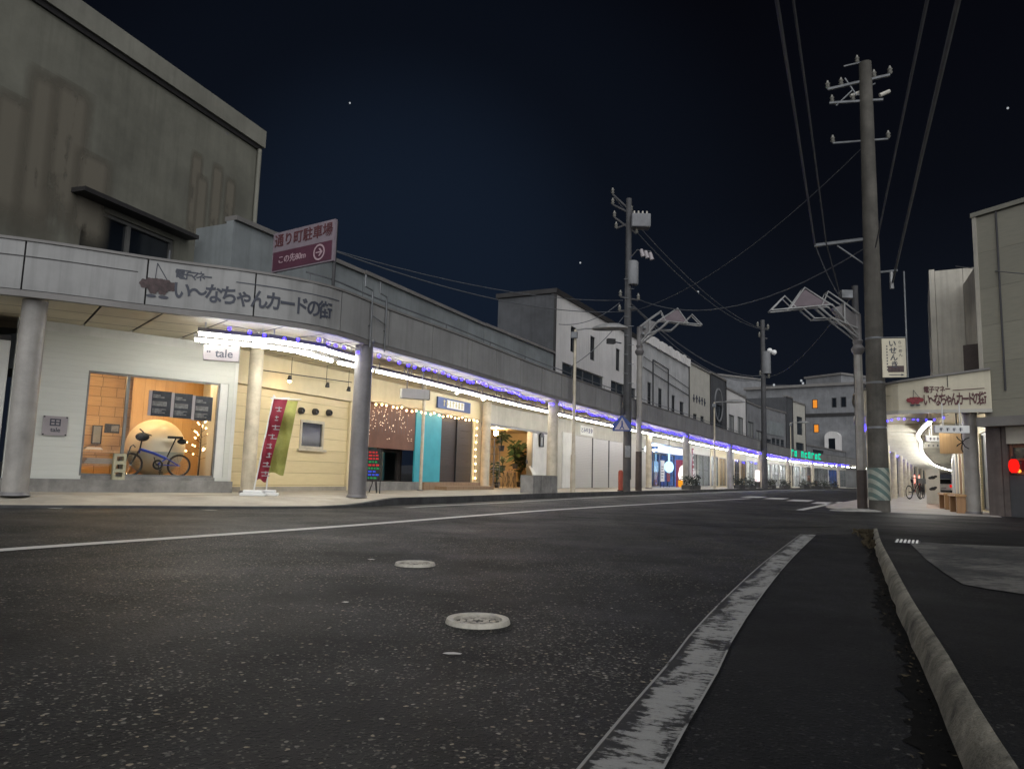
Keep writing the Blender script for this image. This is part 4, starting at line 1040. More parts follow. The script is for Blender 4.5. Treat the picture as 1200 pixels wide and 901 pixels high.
MB().box(1.85, xv-.15, .53, .54, zst+.02, zv-.08).build('pane', M['glass'], t)
MB().room(.2, xv+.2, .58, 2.6, zst, 2.35).build('bar_room', M['interior_dark'], t)
MB().box(1.95, xv-.2, 1.2, 1.25, zst+.05, 1.55).build('back_panel', M['teal'], t)
MB().wall(xt0, xt1, zst, zb, [], .0, .05).build('turquoise_panel', M['teal'], t)
xm, _ = F.px(533.5, 560)
MB().box(xt1+.01, xm-.01, .04, .09, zst, zb).build('boarded_door', M['wood'].copy() if False else M['wood_dark'], t)
MB().box(xm+.01, xd1, .02, .07, zst, zb).build('boarded_door', M['wood_dark'], t)
MB().box(xm-.009, xm+.009, -.01, .1, zst, zb).build('door_post', M['frame_dark'], t)
MB().box(xd1+.01, F.L-GAP, -.02, .2, ZS, zb).build('pier', M['cream'], t)
MB().box(.05, xt0, -.25, .6, ZS-.02, zst-.003).build('step', M['concrete'], t)
MB().box(xt0+.01, xd1, -.35, .6, ZS-.02, zst-.003).build('wooden_step', M['wood_step'], t)
MB().box(xt0+.6, xd1+.2, -.75, -.352, ZS-.02, zst-.11).build('wooden_step', M['wood_step'], t)
MB().box(-.12, .05, -.02, .2, ZS, zb).build('corner_post', M['redbrown'], t)
# net of tiny lights behind the valance
o = F.thing('net_light', 'sprinkle of tiny warm net lights hanging on the red brown valance', 'net lights', 0, .0, 0)
r3 = random.Random(12); me = None
c = MB()
for i in range(13):
    x = .55+i*(xv-.9)/13; c.tube([(x, .018, zb-.05), (x+.05, .018, zb-.75)], .003, 4)
c.build('cord', M['wire'], o)
for i in range(88):
    x = .5+r3.random()*(xv-.7); g = abs(math.sin(x*3.1)); z = zb-.1-r3.random()**1.2*(.35+.5*g)
    if z < zv+.04: z = zv+.04+r3.random()*.2
    if me is None: b = MB().ball((0, 0, 0), .008, 6, 4).build('bulb', E_['warm_dots'], o); me = b.data
    else: b = bpy.data.objects.new('bulb', me); COL.objects.link(b); b.parent = o
    b.location = (x, .012, z)
# big warm bulbs under the band
o = F.thing('bulb_string', 'string of round warm bulbs sagging along the top of the bar front', 'string lights', 0, 0, 0)
N_ = 26; pts = [Vector((.1+(xd1+.1)*i/N_, -.14, zb+.04-.05*abs(math.sin(i*.9)))) for i in range(N_+1)]
MB().tube(pts, .008, 5).build('cord', M['wire'], o); me = None
for i in range(N_):
    p = pts[i]+Vector((.05+r3.uniform(-.05, .05), 0, -.05-r3.uniform(0, .04)))
    if me is None: b = MB().ball((0, 0, 0), .028, 10, 7).build('bulb', E_['warm'], o, True); me = b.data
    else: b = bpy.data.objects.new('bulb', me); COL.objects.link(b); b.parent = o
    b.location = p
o = F.thing('bulb_string', 'short upright string of warm bulbs on the cream pier by the dark doors', 'string lights', xd1+.12, -.05, ZS)
pts = [Vector((.02*math.sin(i), 0, .12+i*.235)) for i in range(10)]; MB().tube(pts, .008, 5).build('cord', M['wire'], o)
for p in pts: b = bpy.data.objects.new('bulb', me); COL.objects.link(b); b.parent = o; b.location = p+Vector((0, -.03, 0))
# bar sign with two spot arms
xa, za = F.px(513, 470, -.1); xb, zb2 = F.px(551, 483, -.1)
o = F.thing('bar_sign', 'blue sign with white lettering lit from above over the bar doors', 'sign', xa, -.09, 2.58)
w = xb-xa; MB().box(0, w, -.02, .03, 0, .34).build('board', M['sign_blue'], o); f = MB()
f.box(.55, w-.45, -.024, -.021, .05, .29); f.build('pale_field', M['plastic_white'], o)
f = MB(); rs = random.Random(3)
for k in range(7): x = .35+k*.19; f.box(x, x+rs.uniform(.03, .05), -.03, -.0245, .08, .27); f.box(x-.03, x+rs.uniform(.07, .12), -.031, -.0255, .22-.06*(k % 3), .245-.06*(k % 3))
f.build('lettering', mat('gold_strokes', (.5, .42, .2), .5, .1, 4), o)
for k, e in ((.1, 0), (.95, 1)):
    f = MB(); x = w*k; f.cyl((x, .03, .46), (x, -.45, .52), .014, n=6); f.cyl((x-.1, -.45, .52), (x+.18, -.45, .5), .045, .05, 10); f.build('spot_arm', M['frame_dark'], o)
    MB().ball((x+.19, -.44, .49), .05, 10, 6).build('bulb', E_['white'], o, True)
# blank box sign hanging above
p = atd(487, 462, 16.6); o = thing('hanging_sign', 'plain unlit grey box sign hanging under the arcade near the bar', 'sign', p, .35)
MB().box(-.34, .3, -.09, .09, -.11, .11).build('box', M['off_white'], o, bevel=.01); MB().box(.301, .312, -.092, .092, -.112, .112).build('end_plate', M['fascia_band'], o)
[MB().cyl((x, 0, .11), (x, 0, 3.04-p.z), .012, n=6).build('hanger', M['frame_metal'], o) for x in (-.2, .16)]
# cream prop by the turquoise panel
x, _ = F.px(494, 540, -.75); o = F.thing('prop_post', 'slim cream pipe standing in front of the turquoise panel', 'post', x, -.75, ZS)
MB().cyl((0, 0, 0), (0, 0, 2.88), .045, n=12).build('pipe', M['column_cream'], o, True); MB().cyl((0, 0, 0), (0, 0, .03), .09, n=12).build('base_plate', M['frame_metal'], o)
# lit menu board and chair
p = atd(437, 574, 17.0); p.z = ZS; o = thing('menu_board', 'tall black easel board with bright red green and blue neon writing', 'menu board', p, -.15)
f = MB()
for x in (-.16, .16): f.cyl((x*1.1, -.05, 0), (x, .02, 1.02), .012, n=6)
f.cyl((0, .28, 0), (0, .03, .95), .012, n=6); f.build('easel', M['frame_dark'], o)
MB().box(-.15, .15, -.045, -.015, .28, 1.0).build('board', M['black'], o)
cols = [emis('neon_red', (1, .08, .08), .26), emis('neon_green', (.1, .9, .3), .14), emis('neon_blue', (.08, .15, 1), .3)]
r4 = random.Random(9)
for i in range(9):
    z = .92-i*.072; f = MB(); x = -.12
    while x < .08: w = r4.uniform(.03, .09); f.box(x, x+w, -.05, -.046, z-.024, z+.016); x += w+.025
    f.build('neon_writing', cols[(0, 0, 0, 1, 0, 1, 2, 2, 1)[i]], o)
p = atd(428, 573, 17.4); p.z = ZS; o = thing('folding_chair', 'dark folding chair beside the neon menu board', 'chair', p, .5)
MB().box(-.2, .2, -.2, .2, .42, .45).build('seat', M['frame_dark'], o); MB().box(-.19, .19, .19, .21, .62, .88).build('backrest', M['frame_dark'], o)
for x in (-.19, .19): MB().cyl((x, -.24, 0), (x, .2, .9), .012, n=6).build('leg', M['frame_dark'], o); MB().cyl((x*.9, .24, 0), (x*.9, -.18, .43), .012, n=6).build('leg', M['frame_dark'], o)
# ---- plant shop
F = wseg(11.95, 18.05)
t = F.thing('plant_shop', 'low shop with a wide open front on a warm plaster room full of plants', 'shop')
upper(F, t, 5.70, M['low_wall'])
MB().box(GAP, F.L-GAP, -.08, .25, 5.703, 5.80).build('roof_edge', M['fascia_band'], t)
zb = 2.38; xo0 = .25; xo1, _ = F.px(622, 560); xp1, _ = F.px(641, 560)
MB().box(GAP, F.L-GAP, -.05, .18, zb+.003, 3.04).build('top_band', M['off_white'], t, bevel=.01)
MB().box(.02, F.L-.02, -.02, .1, zb-.08, zb).build('door_track', M['frame_metal'], t)
MB().room(xo0-.2, F.L-.2, .115, 2.4, ZS+.01, 2.36).build('plant_room', M['interior'], t)
MB().box(GAP, xo0-.21, .0, .2, ZS, zb-.081).build('door_jamb', M['frame_metal'], t)
MB().box(xo1+.002, xo1+.06, -.03, .2, ZS, zb-.081).build('door_jamb', M['frame_metal'], t)
MB().box(xo1+.062, xp1, .03, .09, ZS+.05, zb-.081).build('white_panel', M['white'], t)
MB().box(xp1+.003, F.L-GAP, .0, .2, ZS, zb-.081).build('pier', M['off_white'], t)
o = F.thing('added_room_lamp', 'added warm globe lamp hanging from the ceiling of the plant room', 'lamp', xo0+2.6, .9, 2.3)  # unseen lamp put in to warm and brighten the room
MB().ball((0, 0, -.12), .09, 10, 8).build('globe', E_['spot'], o, True); MB().cyl((0, 0, -.06), (0, 0, .05), .02, n=8).build('cap', M['frame_dark'], o)
def stand(label, px, D_, w, h, lattice=True):
    x, _ = F.px(px, 562, D_); o = F.thing('plant_stand', label, 'stand', x, D_, ZS+.01)
    f = MB(); f.box(-w/2, w/2, -.16, .16, h-.03, h); f.build('stand_top', M['wood'], o)
    for sx in (-1, 1):
        for sy in (-1, 1): MB().cyl((sx*(w/2-.02), sy*.14, 0), (sx*(w/2-.02), sy*.14, h-.03), .012, n=6).build('leg', M['frame_dark'], o)
    if lattice:
        f = MB(); n = 3
        for i in range(n):
            a = -w/2+w*i/n; b = a+w/n; f.cyl((a, -.16, .05), (b, -.16, h-.05), .008, n=5); f.cyl((b, -.16, .05), (a, -.16, h-.05), .008, n=5)
        f.build('lattice', M['frame_dark'], o)
    return x, D_, h
def leafplant(F, x, y, z, h, n, spread, label, pot=True, seed=0, potc='frame_dark', ls=.16, upright=.6, group=None, name='potted_plant'):
    r = random.Random(seed); o = F.thing(name, label, 'plant', x, y, z, group); ph = 0
    if pot:
        ph = .2; MB().lathe([(.001, 0), (.09, 0), (.12, .2), (.105, .2), (.1, .17), (.001, .17)], n=14).build('pot', M[potc], o, True)
    st = MB(); lf = MB()
    for i in range(n):
        a = r.uniform(0, 2*PI); l = h*r.uniform(.6, 1); tip = Vector((math.cos(a)*spread*r.uniform(.3, 1), math.sin(a)*spread*r.uniform(.3, 1), ph+l))
        mid = Vector((tip.x*.35, tip.y*.35, ph+l*.6)); st.tube([(0, 0, ph-.04), mid, tip], [.008, .006, .003], 4)
        for k in range(6):
            u = .35+.65*k/5; p = Vector((0, 0, ph)).lerp(mid, min(1, u*2)) if u < .5 else mid.lerp(tip, (u-.5)*2)
            b = r.uniform(0, 2*PI); d = Vector((math.cos(b), math.sin(b), r.uniform(-.4, upright))).normalized(); l2 = ls*r.uniform(.6, 1.2); s = d.orthogonal().normalized()*l2*.2
            lf.poly([p, p+d*l2*.5+s, p+d*l2+Vector((0, 0, -l2*.2)), p+d*l2*.5-s])
    st.build('stems', M['leaf'], o); lf.build('leaves', M['leaf'], o); return o
a = stand('low stand with crossed lattice front carrying pot plants', 592, .45, .95, .62)
leafplant(F, a[0]-.25, .45, ZS+.63, .35, 8, .2, 'small dark pot plant on the end of the lattice stand', seed=1, ls=.12)
b = stand('taller small stand behind the lattice stand with an upright plant', 603, .85, .5, .72, False)
leafplant(F, b[0], .85, ZS+.73, .95, 9, .22, 'tall upright plant with sword leaves on the taller stand', seed=2, ls=.42, upright=1.2)
x, z = F.px(588, 508, .5); o = leafplant(F, x, .5, 1.5, .6, 9, .28, 'plant in a hanging pot beside the doorway of the plant shop', seed=3, ls=.28, upright=.0)
MB().cyl((0, 0, .2), (0, 0, .86), .006, n=5).build('cord', M['wire'], o)
x, _ = F.px(611, 560, .9); leafplant(F, x, 1.0, ZS+.02, 1.5, 10, .3, 'tall bushy plant standing on the floor at the back of the plant shop', seed=5, ls=.4, upright=.8)
x, _ = F.px(584, 560, .3); leafplant(F, x, .35, ZS+.02, .7, 9, .2, 'broad leaved pot plant on the floor near the wire shelf', seed=6, ls=.24)
x, _ = F.px(612, 562, .4)
o = F.thing('plant_trough', 'low black tub with a folded dark cloth at the plant shop door', 'tub', x, .1, ZS+.01)
MB().lathe([(.001, 0), (.26, 0), (.34, .26), (.31, .26), (.24, .04), (.001, .04)], n=20).build('tub', M['black'], o, True)
MB().box(-.2, .38, .02, .3, .27, .5).build('folded_cloth', M['frame_dark'], o, bevel=.04)
x, _ = F.px(578, 562, -.1); o = F.thing('wire_shelf', 'tall slim wire shelf at the open edge of the plant shop', 'shelf', x, -.1, ZS)
f = MB()
for xx in (-.2, .2):
    for y in (-.12, .12): f.cyl((xx, y, 0), (xx, y, 1.75), .011, n=6)
for k in range(7):
    z = .15+k*.26
    for y in (-.12, -.04, .04, .12): f.cyl((-.2, y, z), (.2, y, z), .006, n=5)
f.build('wire_frame', M['steel'], o)
x, z = F.px(634, 516, .0); o = F.thing('wall_lantern', 'dark framed house shaped lantern on the white panel by the plant shop', 'lantern', x, -.0, z)
f = MB(); f.frame(-.17, .17, -.26, .16, .04, -.06, .02); f.plate([(-.2, -.06, .16), (.2, -.06, .16), (.09, -.06, .3), (-.09, -.06, .3)], (0, .08, 0)); f.build('frame', M['frame_dark'], o); MB().box(-.13, .13, -.03, -.02, -.22, .12).build('pane', M['pane_curtain'], o)
x, _ = F.px(632, 562, -.25); o = F.thing('white_ramp', 'white board leaning against the panel beside the black tub', 'board', x, -.1, ZS)
MB().hexa([(-.3, -.3, 0), (.25, -.3, 0), (.25, -.26, 0), (-.3, -.26, 0), (-.42, .1, .85), (-.2, .1, .85), (-.2, .13, .85), (-.42, .13, .85)]).build('board', M['white'], o)
x, _ = F.px(618.5, 540, -.1); o = F.thing('hanging_tool', 'slim dark brush hanging by the plant shop doorway', 'brush', x, -.05, ZS+1.0)
f = MB(); f.cyl((0, 0, .0), (0, 0, .5), .012, n=6); f.ball((0, 0, .0), .07, 8, 6, (1, .5, 1.3)); f.build('brush', M['frame_dark'], o)
# concrete planter on the kerb
p = FP.at(pq(FP, 634, .3, -.2), -.15, ZS); tg = FP.tan(pq(FP, 634, .3, -.2)); o = thing('planter_box', 'long low concrete planter box standing on the kerb near the cream column', 'planter', p, math.atan2(tg.y, tg.x))
f = MB(); f.wall(-.95, .95, 0, .5, [], -.19, .38); f.build('box', M['concrete'], o, bevel=.015); MB().box(-.9, .9, -.15, .15, .44, .505).build('earth', M['soil'], o)
for xx in (-.35,): MB().box(xx-.008, xx+.008, -.194, -.189, .02, .49).build('box_joint', M['dark_trim'], o)
# ================================================================== WHITE SHUTTERED BUILDING
F = wseg(18.07, 29.9)
t = F.thing('shuttered_building', 'white two storey building with dark side wall and closed roller shutters below', 'building')
zt0 = F.px(651, 343)[1]; zt = 8.3
hs = []
def ow(a, b, c, d):
    x0, z1 = F.px(a, c); x1, z0 = F.px(b, d); return (x0, x1, z0, z1)
W1 = ow(659, 707, 424, 449); W1 = (W1[0], W1[1], F.px(659, 449)[1]-.25, F.px(659, 424)[1])
W2 = ow(716, 745, 439, 462); W2 = (W2[0], min(W2[1], F.L-.5), W1[2], W1[3])
N1 = ow(669, 675, 384, 409); N1 = (N1[0], N1[0]+.62, 6.1, 7.25)
N2 = ow(692, 698, 394, 418); N2 = (N2[0], N2[0]+.62, 6.1, 7.25)
N3 = ow(722, 727, 408, 430); N3 = (N3[0], N3[0]+.62, 6.1, 7.25)
upper(F, t, zt, M['facade_white'], [W1, W2, N1, N2, N3], depth=2.7)
MB().box(-.03, GAP+.018, .02, 2.72, 3.0, zt-.02).build('side_wall', M['facade_dark'], t)
MB().box(-.12, F.L+.05, -.12, 2.8, zt+.003, zt+.20).build('roof_edge', M['dark_trim'], t)
MB().box(-.06, .0, -.08, .02, 3.9, zt).build('corner_strip', M['dark_trim'], t)
win(F, t, *W1, fm='frame_metal', pm='pane_grey', mull=4, rail=1); win(F, t, *W2, fm='frame_metal', pm='pane_grey', mull=4, rail=1)
for n_ in (N1, N2, N3): win(F, t, *n_, fm='frame_dark', pm='pane_dark', mull=1)
xs0, _ = F.px(673, 560); xs1, _ = F.px(731, 560); zs1 = 2.45
MB().box(GAP, xs0-.01, -.05, .2, ZS, 3.04).build('pilaster', M['off_white'], t); MB().box(.9, xs0-.25, -.09, -.051, ZS, 2.5).build('white_door', M['white'], t)
MB().wall(xs0, F.L-GAP, zs1+.004, 3.04, [], .0, .12).build('shutter_box', M['off_white'], t)
w = (xs1-xs0)/3
for i in range(3):
    MB().box(xs0+w*i+.03, xs0+w*(i+1)-.03, .04, .07, ZS, zs1).build('shutter', M['shutter'], t)
    MB().box(xs0+w*(i+1)-.028, xs0+w*(i+1)+.028, .0, .08, ZS, zs1).build('shutter_guide', M['frame_metal'], t)
MB().box(xs1+.03, F.L-GAP, .0, .2, ZS, zs1).build('end_pier', M['off_white'], t)
xa, za = F.px(681, 498, -.06); xb, zb = F.px(696, 506, -.06)
o = F.thing('shop_name_board', 'small pale name board with blue characters above the roller shutters', 'sign', xa, -.03, 2.52)
MB().box(0, xb-xa, 0, .025, 0, .42).build('board', M['plastic_white'], o)
text('とみやまや', .26, M['sign_blue'], o, ((xb-xa)/2, -.004, .21), sx=(xb-xa)/1.45, bold=.01)
# ================================================================== FURTHER BUILDINGS OF THE ROW
def shopfront(F, t, x0, x1, kind, wm, z1=2.5, lit='tube'):
    """wall with one opening, its glazed frame and a lit or dark room behind"""
    MB().wall(x0+GAP, x1-GAP, ZS, 3.04, [(x0+.18, x1-.18, ZS+.06, z1)], .0, .10).build('ground_wall', M[wm], t)
    win(F, t, x0+.18, x1-.18, ZS+.06, z1, .05, 'frame_metal', 'glass' if lit else 'pane_dark', max(2, int((x1-x0)/1.6)), 1 if kind == 'rail' else 0, .045, 'glazed_front')
    if lit:
        MB().room(x0+.1, x1-.1, .11, 2.6, ZS+.01, 2.8).build('shop_room', M[kind if kind in M else 'interior_white'], t)
r5 = random.Random(21)
def room_tube(F, x, y, e='white', label='', l=1.1):
    o = F.thing('room_light', label, 'lamp', x, y, 2.72, 'ceiling lamps in the glazed shops of the row'); MB().box(-l/2, l/2, -.06, .06, 0, .05).build('housing', M['white'], o); MB().cyl((-l/2, 0, -.03), (l/2, 0, -.03), .03, n=8).build('tube', E_[e], o, True)
# ---- stained building with air conditioners; bright blue shop below
F = wseg(30.3, 40.9)
t = F.thing('stained_building', 'stained grey building with a ribbed parapet, air conditioners and the bright blue shop', 'building')
hs = [(1.0, 1.75, 4.5, 6.2), (3.2, 4.0, 4.1, 6.1), (6.2, 7.0, 4.2, 6.0), (8.2, 9.2, 4.4, 5.8)]
upper(F, t, 8.75, M['facade_grey'], hs, depth=10)
for h in hs: win(F, t, *h, fm='frame_dark', pm='pane_dark', mull=1, rail=1)
f = MB(); n = 18
for i in range(n): x = .02+(F.L-.04)*i/n; f.box(x, x+(F.L-.04)/n*.93, -.13-.03*(i % 2), .3, 8.4, 8.95+.05*math.sin(i*2.2))
f.build('ribbed_parapet', M['facade_white'], t)
f = MB(); f.tube([(1.9, -.06, 3.9), (1.9, -.06, 7.6), (5.2, -.06, 7.5), (5.2, -.06, 3.9)], .04, 6); f.tube([(0, -.05, 6.9), (F.L, -.05, 6.4)], .025, 5); f.tube([(0, -.08, 7.5), (F.L, -.05, 6.9)], .02, 5); f.build('pipes', M['pole_dark'], t)
for x in (.5, 1.45, 5.9, 7.9, 9.0): aircon(t, x, 3.95 if x < 7 else 4.05)
MB().box(.2, 2.1, -.45, -.01, 3.86, 3.92).build('bracket_shelf', M['frame_dark'], t)
MB().box(F.L-.02, F.L+.22, -.02, .3, 3.0, 8.6).build('corner_pipe_duct', M['dark_trim'], t)
xa, _ = F.px(760, 560); xb, _ = F.px(813, 560)
MB().wall(GAP, F.L-GAP, ZS, 3.04, [(xa, F.L-.6, ZS+.02, 2.75)], .0, .15).build('ground_wall', M['off_white'], t)
MB().room(xa-.1, F.L-.5, .16, 3.2, ZS+.01, 2.78).build('shop_room', M['interior_blue'], t)
win(F, t, xa, xa+2.6, ZS+.02, 2.2, .1, 'frame_metal', 'glass', 2, 0, .06, 'glazed_front')
win(F, t, xa+2.7, F.L-1.9, ZS+.02, 2.2, .5, 'frame_dark', 'glass', 3, 0, .05, 'sliding_door')
MB().box(xa+2.0, F.L-2.2, -.3, .05, 2.22, 2.62).build('lit_name_band', E_['signface'], t)
for x, e, z in ((xa+1.2, 'bluelight', 2.5), (xa+3.8, 'bluelight', 2.5), (xa+5.4, 'white', 2.5)):
    o = F.thing('room_light', 'blue glowing lamp on the ceiling of the bright blue shop' if e == 'bluelight' else 'white glowing lamp on the ceiling of the bright blue shop', 'lamp', x, 1.2, z, 'ceiling lamps of the blue shop')
    MB().lathe([(.001, -.08), (.14, -.07), (.18, 0), (.001, 0)], n=14).build('diffuser', E_[e], o, True); MB().cyl((0, 0, 0), (0, 0, .26), .03, n=8).build('stem', M['frame_dark'], o)
cx, cz = F.px(785, 547, -.35); o = F.thing('oval_sign', 'glowing white oval sign with a bright upright bar in the blue shop entrance', 'sign', cx, -.3, cz)
f = MB().lathe([(.001, -.06), (.45, -.06), (.5, 0), (.45, .06), (.001, .06)], n=28, axis='Y'); f.v = [(v[0]*1.9, v[1], v[2]*.72) for v in f.v]; f.build('oval', E_['bluesign'], o, True); MB().box(-.1, .1, -.03, .03, .37, 1.25).build('upright_bar', E_['bluesign'], o); MB().cyl((0, 0, 1.25), (0, 0, 3.03-cz), .02, n=6).build('hanger', M['frame_dark'], o)
for k, (px, py, c, s, nm) in enumerate(((775, 560, 'plastic_white', (.4, .62), 'white notice board by the blue shop door'), (782, 563, 'emblem_bright', (.3, .5), 'red and white picture board by the blue shop door'))):
    x, z = F.px(px, py, -.2); o = F.thing('notice_board', nm, 'board', x, -.25, ZS)
    f = MB(); [f.cyl((sx*s[0]*.8, 0, 0), (sx*s[0]*.8, .0, .5), .015, n=6) for sx in (-1, 1)]; f.build('feet', M['frame_dark'], o)
    b = MB(); b.box(-s[0], s[0], -.03, .0, .35, .35+2*s[1]); b.build('board', M[c], o); f = MB(); [f.box(-s[0]*.7, s[0]*(.2+.4*((i*7) % 3)/2), -.034, -.031, .55+i*.16, .6+i*.16) for i in range(5)]; f.build('printed_lines', M['text_dark'], o)
x, z = F.px(800, 566, -.4); o = F.thing('ice_cream_lamp', 'white glowing cone shaped lamp with an orange foot at the blue shop', 'lamp', x, -.45, ZS)
f = MB().lathe([(.001, .45), (.3, .45), (.36, .8), (.28, 1.25), (.12, 1.55), (.001, 1.6)], n=18); f.build('shade', E_['white'].copy() if False else E_['orange'].copy() if False else emis('cone_lamp', (1, .92, .8), .8), o, True); MB().lathe([(.001, 0), (.3, 0), (.36, .1), (.36, .45), (.001, .45)], n=18).build('foot', emis('cone_foot', (1, .4, .03), .45), o, True)
x, z = F.px(796, 556, -.1); o = F.thing('display_case', 'orange red vending cabinet beside the glowing cone lamp', 'cabinet', x, -.2, ZS)
MB().box(-.5, .9, -.25, .2, 0, 1.75).build('cabinet', M['emblem_bright'], o, bevel=.02); MB().box(-.4, .3, -.26, -.251, .9, 1.6).build('display', M['interior'], o)
x, z = F.px(806.5, 545, -.55); o = F.thing('banner_flag', 'tall red banner with white marks at the edge of the blue shop', 'banner', x, -.75, ZS)
MB().cyl((0, 0, 0), (0, 0, 2.6), .02, n=8).build('pole', M['plastic_white'], o); f = MB()
for j in range(12):
    z0 = .75+j*.15; f.poly([(.02, .04*math.sin(j*.8), z0), (.5, .05*math.sin(j*.8+1), z0), (.5, .05*math.sin((j+1)*.8+1), z0+.15), (.02, .04*math.sin((j+1)*.8), z0+.15)])
f.build('cloth', M['emblem_bright'], o, True); f = MB(); [f.box(.1, .4, -.075, -.07, .85+k*.3, .93+k*.3) for k in range(6)]; f.build('printed_marks', M['plastic_white'], o); MB().box(-.18, .22, -.2, .2, 0, .06).build('weight_base', M['plastic_white'], o)
x, z = F.px(762, 526, -.5); o = F.thing('globe_lamp', 'round white wall lamp at the start of the blue shop front', 'lamp', x, -.35, z)
MB().ball((0, 0, 0), .2, 14, 9).build('globe', emis('globe_lamp', (.8, .92, 1), 1.2), o, True); MB().cyl((0, 0, 0), (0, .36, .0), .03, n=8).build('arm', M['frame_dark'], o)
# ---- the rest, from the table: q0, q1, top, wall, windows, ground kind ...
def row(q0, q1, top, wm, lab, holes, fronts, trim=None, pm='pane_grey'):
    F = wseg(q0, q1); t = F.thing('row_building', lab, 'building')
    hs = [(a*F.L, b*F.L, c, d) for a, b, c, d in holes]
    upper(F, t, top, M[wm], hs, depth=9)
    for h in hs: win(F, t, *h, fm='frame_dark', pm=pm, mull=2 if h[1]-h[0] > 1 else 1, rail=0)
    MB().box(GAP, F.L-GAP, -.08, .3, top+.003, top+.16).build('roof_edge', M[trim or 'fascia_band'], t)
    MB().box(F.L-.1, F.L-GAP-.001, -.06, -.002, 3.9, top).build('corner_strip', M['dark_trim'], t)
    x = 0
    for w, kind, gm, lit in fronts:
        x1 = x+w*F.L; shopfront(F, t, x, x1, kind, gm, 2.45+.1*r5.random(), lit)
        if lit: room_tube(F, (x+x1)/2, 1.1, lit, 'white ceiling lamp inside a glazed shop front of the row', 1.0)
        # door curtain or shelf silhouettes
        f = MB(); n = max(2, int((x1-x)/.7))
        for i in range(n): a = x+.5+(x1-x-1)*i/n; hgt = r5.uniform(.5, 1.5); f.box(a, a+.45, .9+.3*(i % 2), 1.3+.3*(i % 2), ZS+.02, ZS+hgt)
        if lit: f.build('shelving', M[('off_white', 'plastic_white', 'redbrown', 'leaf')[int(x1*7) % 4]], t)
        x = x1
    return F, t
Fa, ta = row(41.2, 46.9, 8.7, 'off_white', 'pale narrow building with two small square windows and faded roof letters', [(.15, .32, 4.6, 5.3), (.5, .67, 4.6, 5.3)], [(1, 'rail', 'white', 'white')])
f = MB()
for i in range(5):
    x = .9+i*.75; f.box(x, x+.1, -.05, -.01, 6.1, 6.65); f.box(x-.15, x+.3, -.05, -.01, 6.3+.1*(i % 2), 6.4+.1*(i % 2))
f.build('faded_letters', M['text_dark'], ta); MB().box(.2, Fa.L-.2, -.3, -.02, 3.95, 4.3).build('roof_gutter', M['frame_dark'], ta)
Fb, tb = row(46.95, 52.2, 8.8, 'facade_dark', 'dark narrow building with a tall arched window', [(.25, .75, 4.4, 6.6)], [(.5, 'rail', 'cream', 'white'), (.5, 'interior', 'cream', 'white')])
f = MB().lathe([(1.35, -.06), (1.35, .0), (1.2, 0), (1.2, -.06), (1.35, -.06)], (Fb.L*.5, 0, 6.6), 24, 'Y'); f.v = [v for v in f.v]; f.build('arch_moulding', M['facade_mid'], tb)
Fc, tc_ = row(52.3, 60.2, 8.2, 'facade_white', 'white building with a broad blind louvred window and a dark emblem', [(.12, .38, 4.4, 6.2), (.55, .85, 4.6, 6.3)], [(.35, 'interior_blue', 'off_white', 'white'), (.3, 'rail', 'cream', None), (.35, 'interior', 'off_white', 'warm_soft')], pm='pane_curtain')
f = MB().lathe([(.001, -.05), (.32, -.05), (.32, -.01)], (Fc.L*.5, 0, 3.95), 14, 'Y'); [f.box(Fc.L*.5+.5+i*.42, Fc.L*.5+.8+i*.42, -.05, -.01, 3.75, 4.15) for i in range(4)]; f.build('emblem', M['text_dark'], tc_)
Fd, td = row(60.3, 67.9, 7.9, 'facade_mid', 'grey building with two pale sheeted windows and shop glass lit from inside', [(.1, .4, 4.4, 6.2), (.55, .9, 4.2, 5.6)], [(.4, 'rail', 'white', 'white'), (.6, 'interior_white', 'white', 'white')], pm='pane_curtain')
Fe, te = row(68.0, 75.5, 8.1, 'facade_mid', 'wide grey building with a band of small windows above bright white shops', [(.08, .3, 4.2, 5.0), (.34, .5, 4.0, 5.2), (.54, .7, 4.0, 5.2), (.74, .9, 4.0, 5.2)], [(.3, 'interior_white', 'white', 'white'), (.35, 'rail', 'white', 'white'), (.35, 'interior_white', 'off_white', 'white')])
MB().box(.6, Fe.L-1.0, -.06, -.002, 5.5, 6.9).build('sheet_panel', M['low_wall'], te)
Ff, tf = row(75.6, 78.2, 10.0, 'facade_dark', 'tall dark slot of a building beside the narrow white front', [], [(1, 'rail', 'white', None)])
Fg, tg_ = row(78.3, 83.3, 9.7, 'off_white', 'narrow white fronted tall building with framed windows', [(.3, .75, 6.1, 8.2), (.2, .85, 4.1, 5.2)], [(.5, 'rail', 'white', 'white'), (.5, 'interior_white', 'off_white', 'white')])
Fh, th = row(83.4, 103.5, 5.0, 'facade_mid', 'low grey building with a blue door at the far end of the arcade', [(.15, .4, 3.9, 4.7)], [(.5, 'rail', 'white', 'white'), (.25, 'interior_blue', 'white', 'bluelight'), (.25, 'rail', 'white', 'white')])
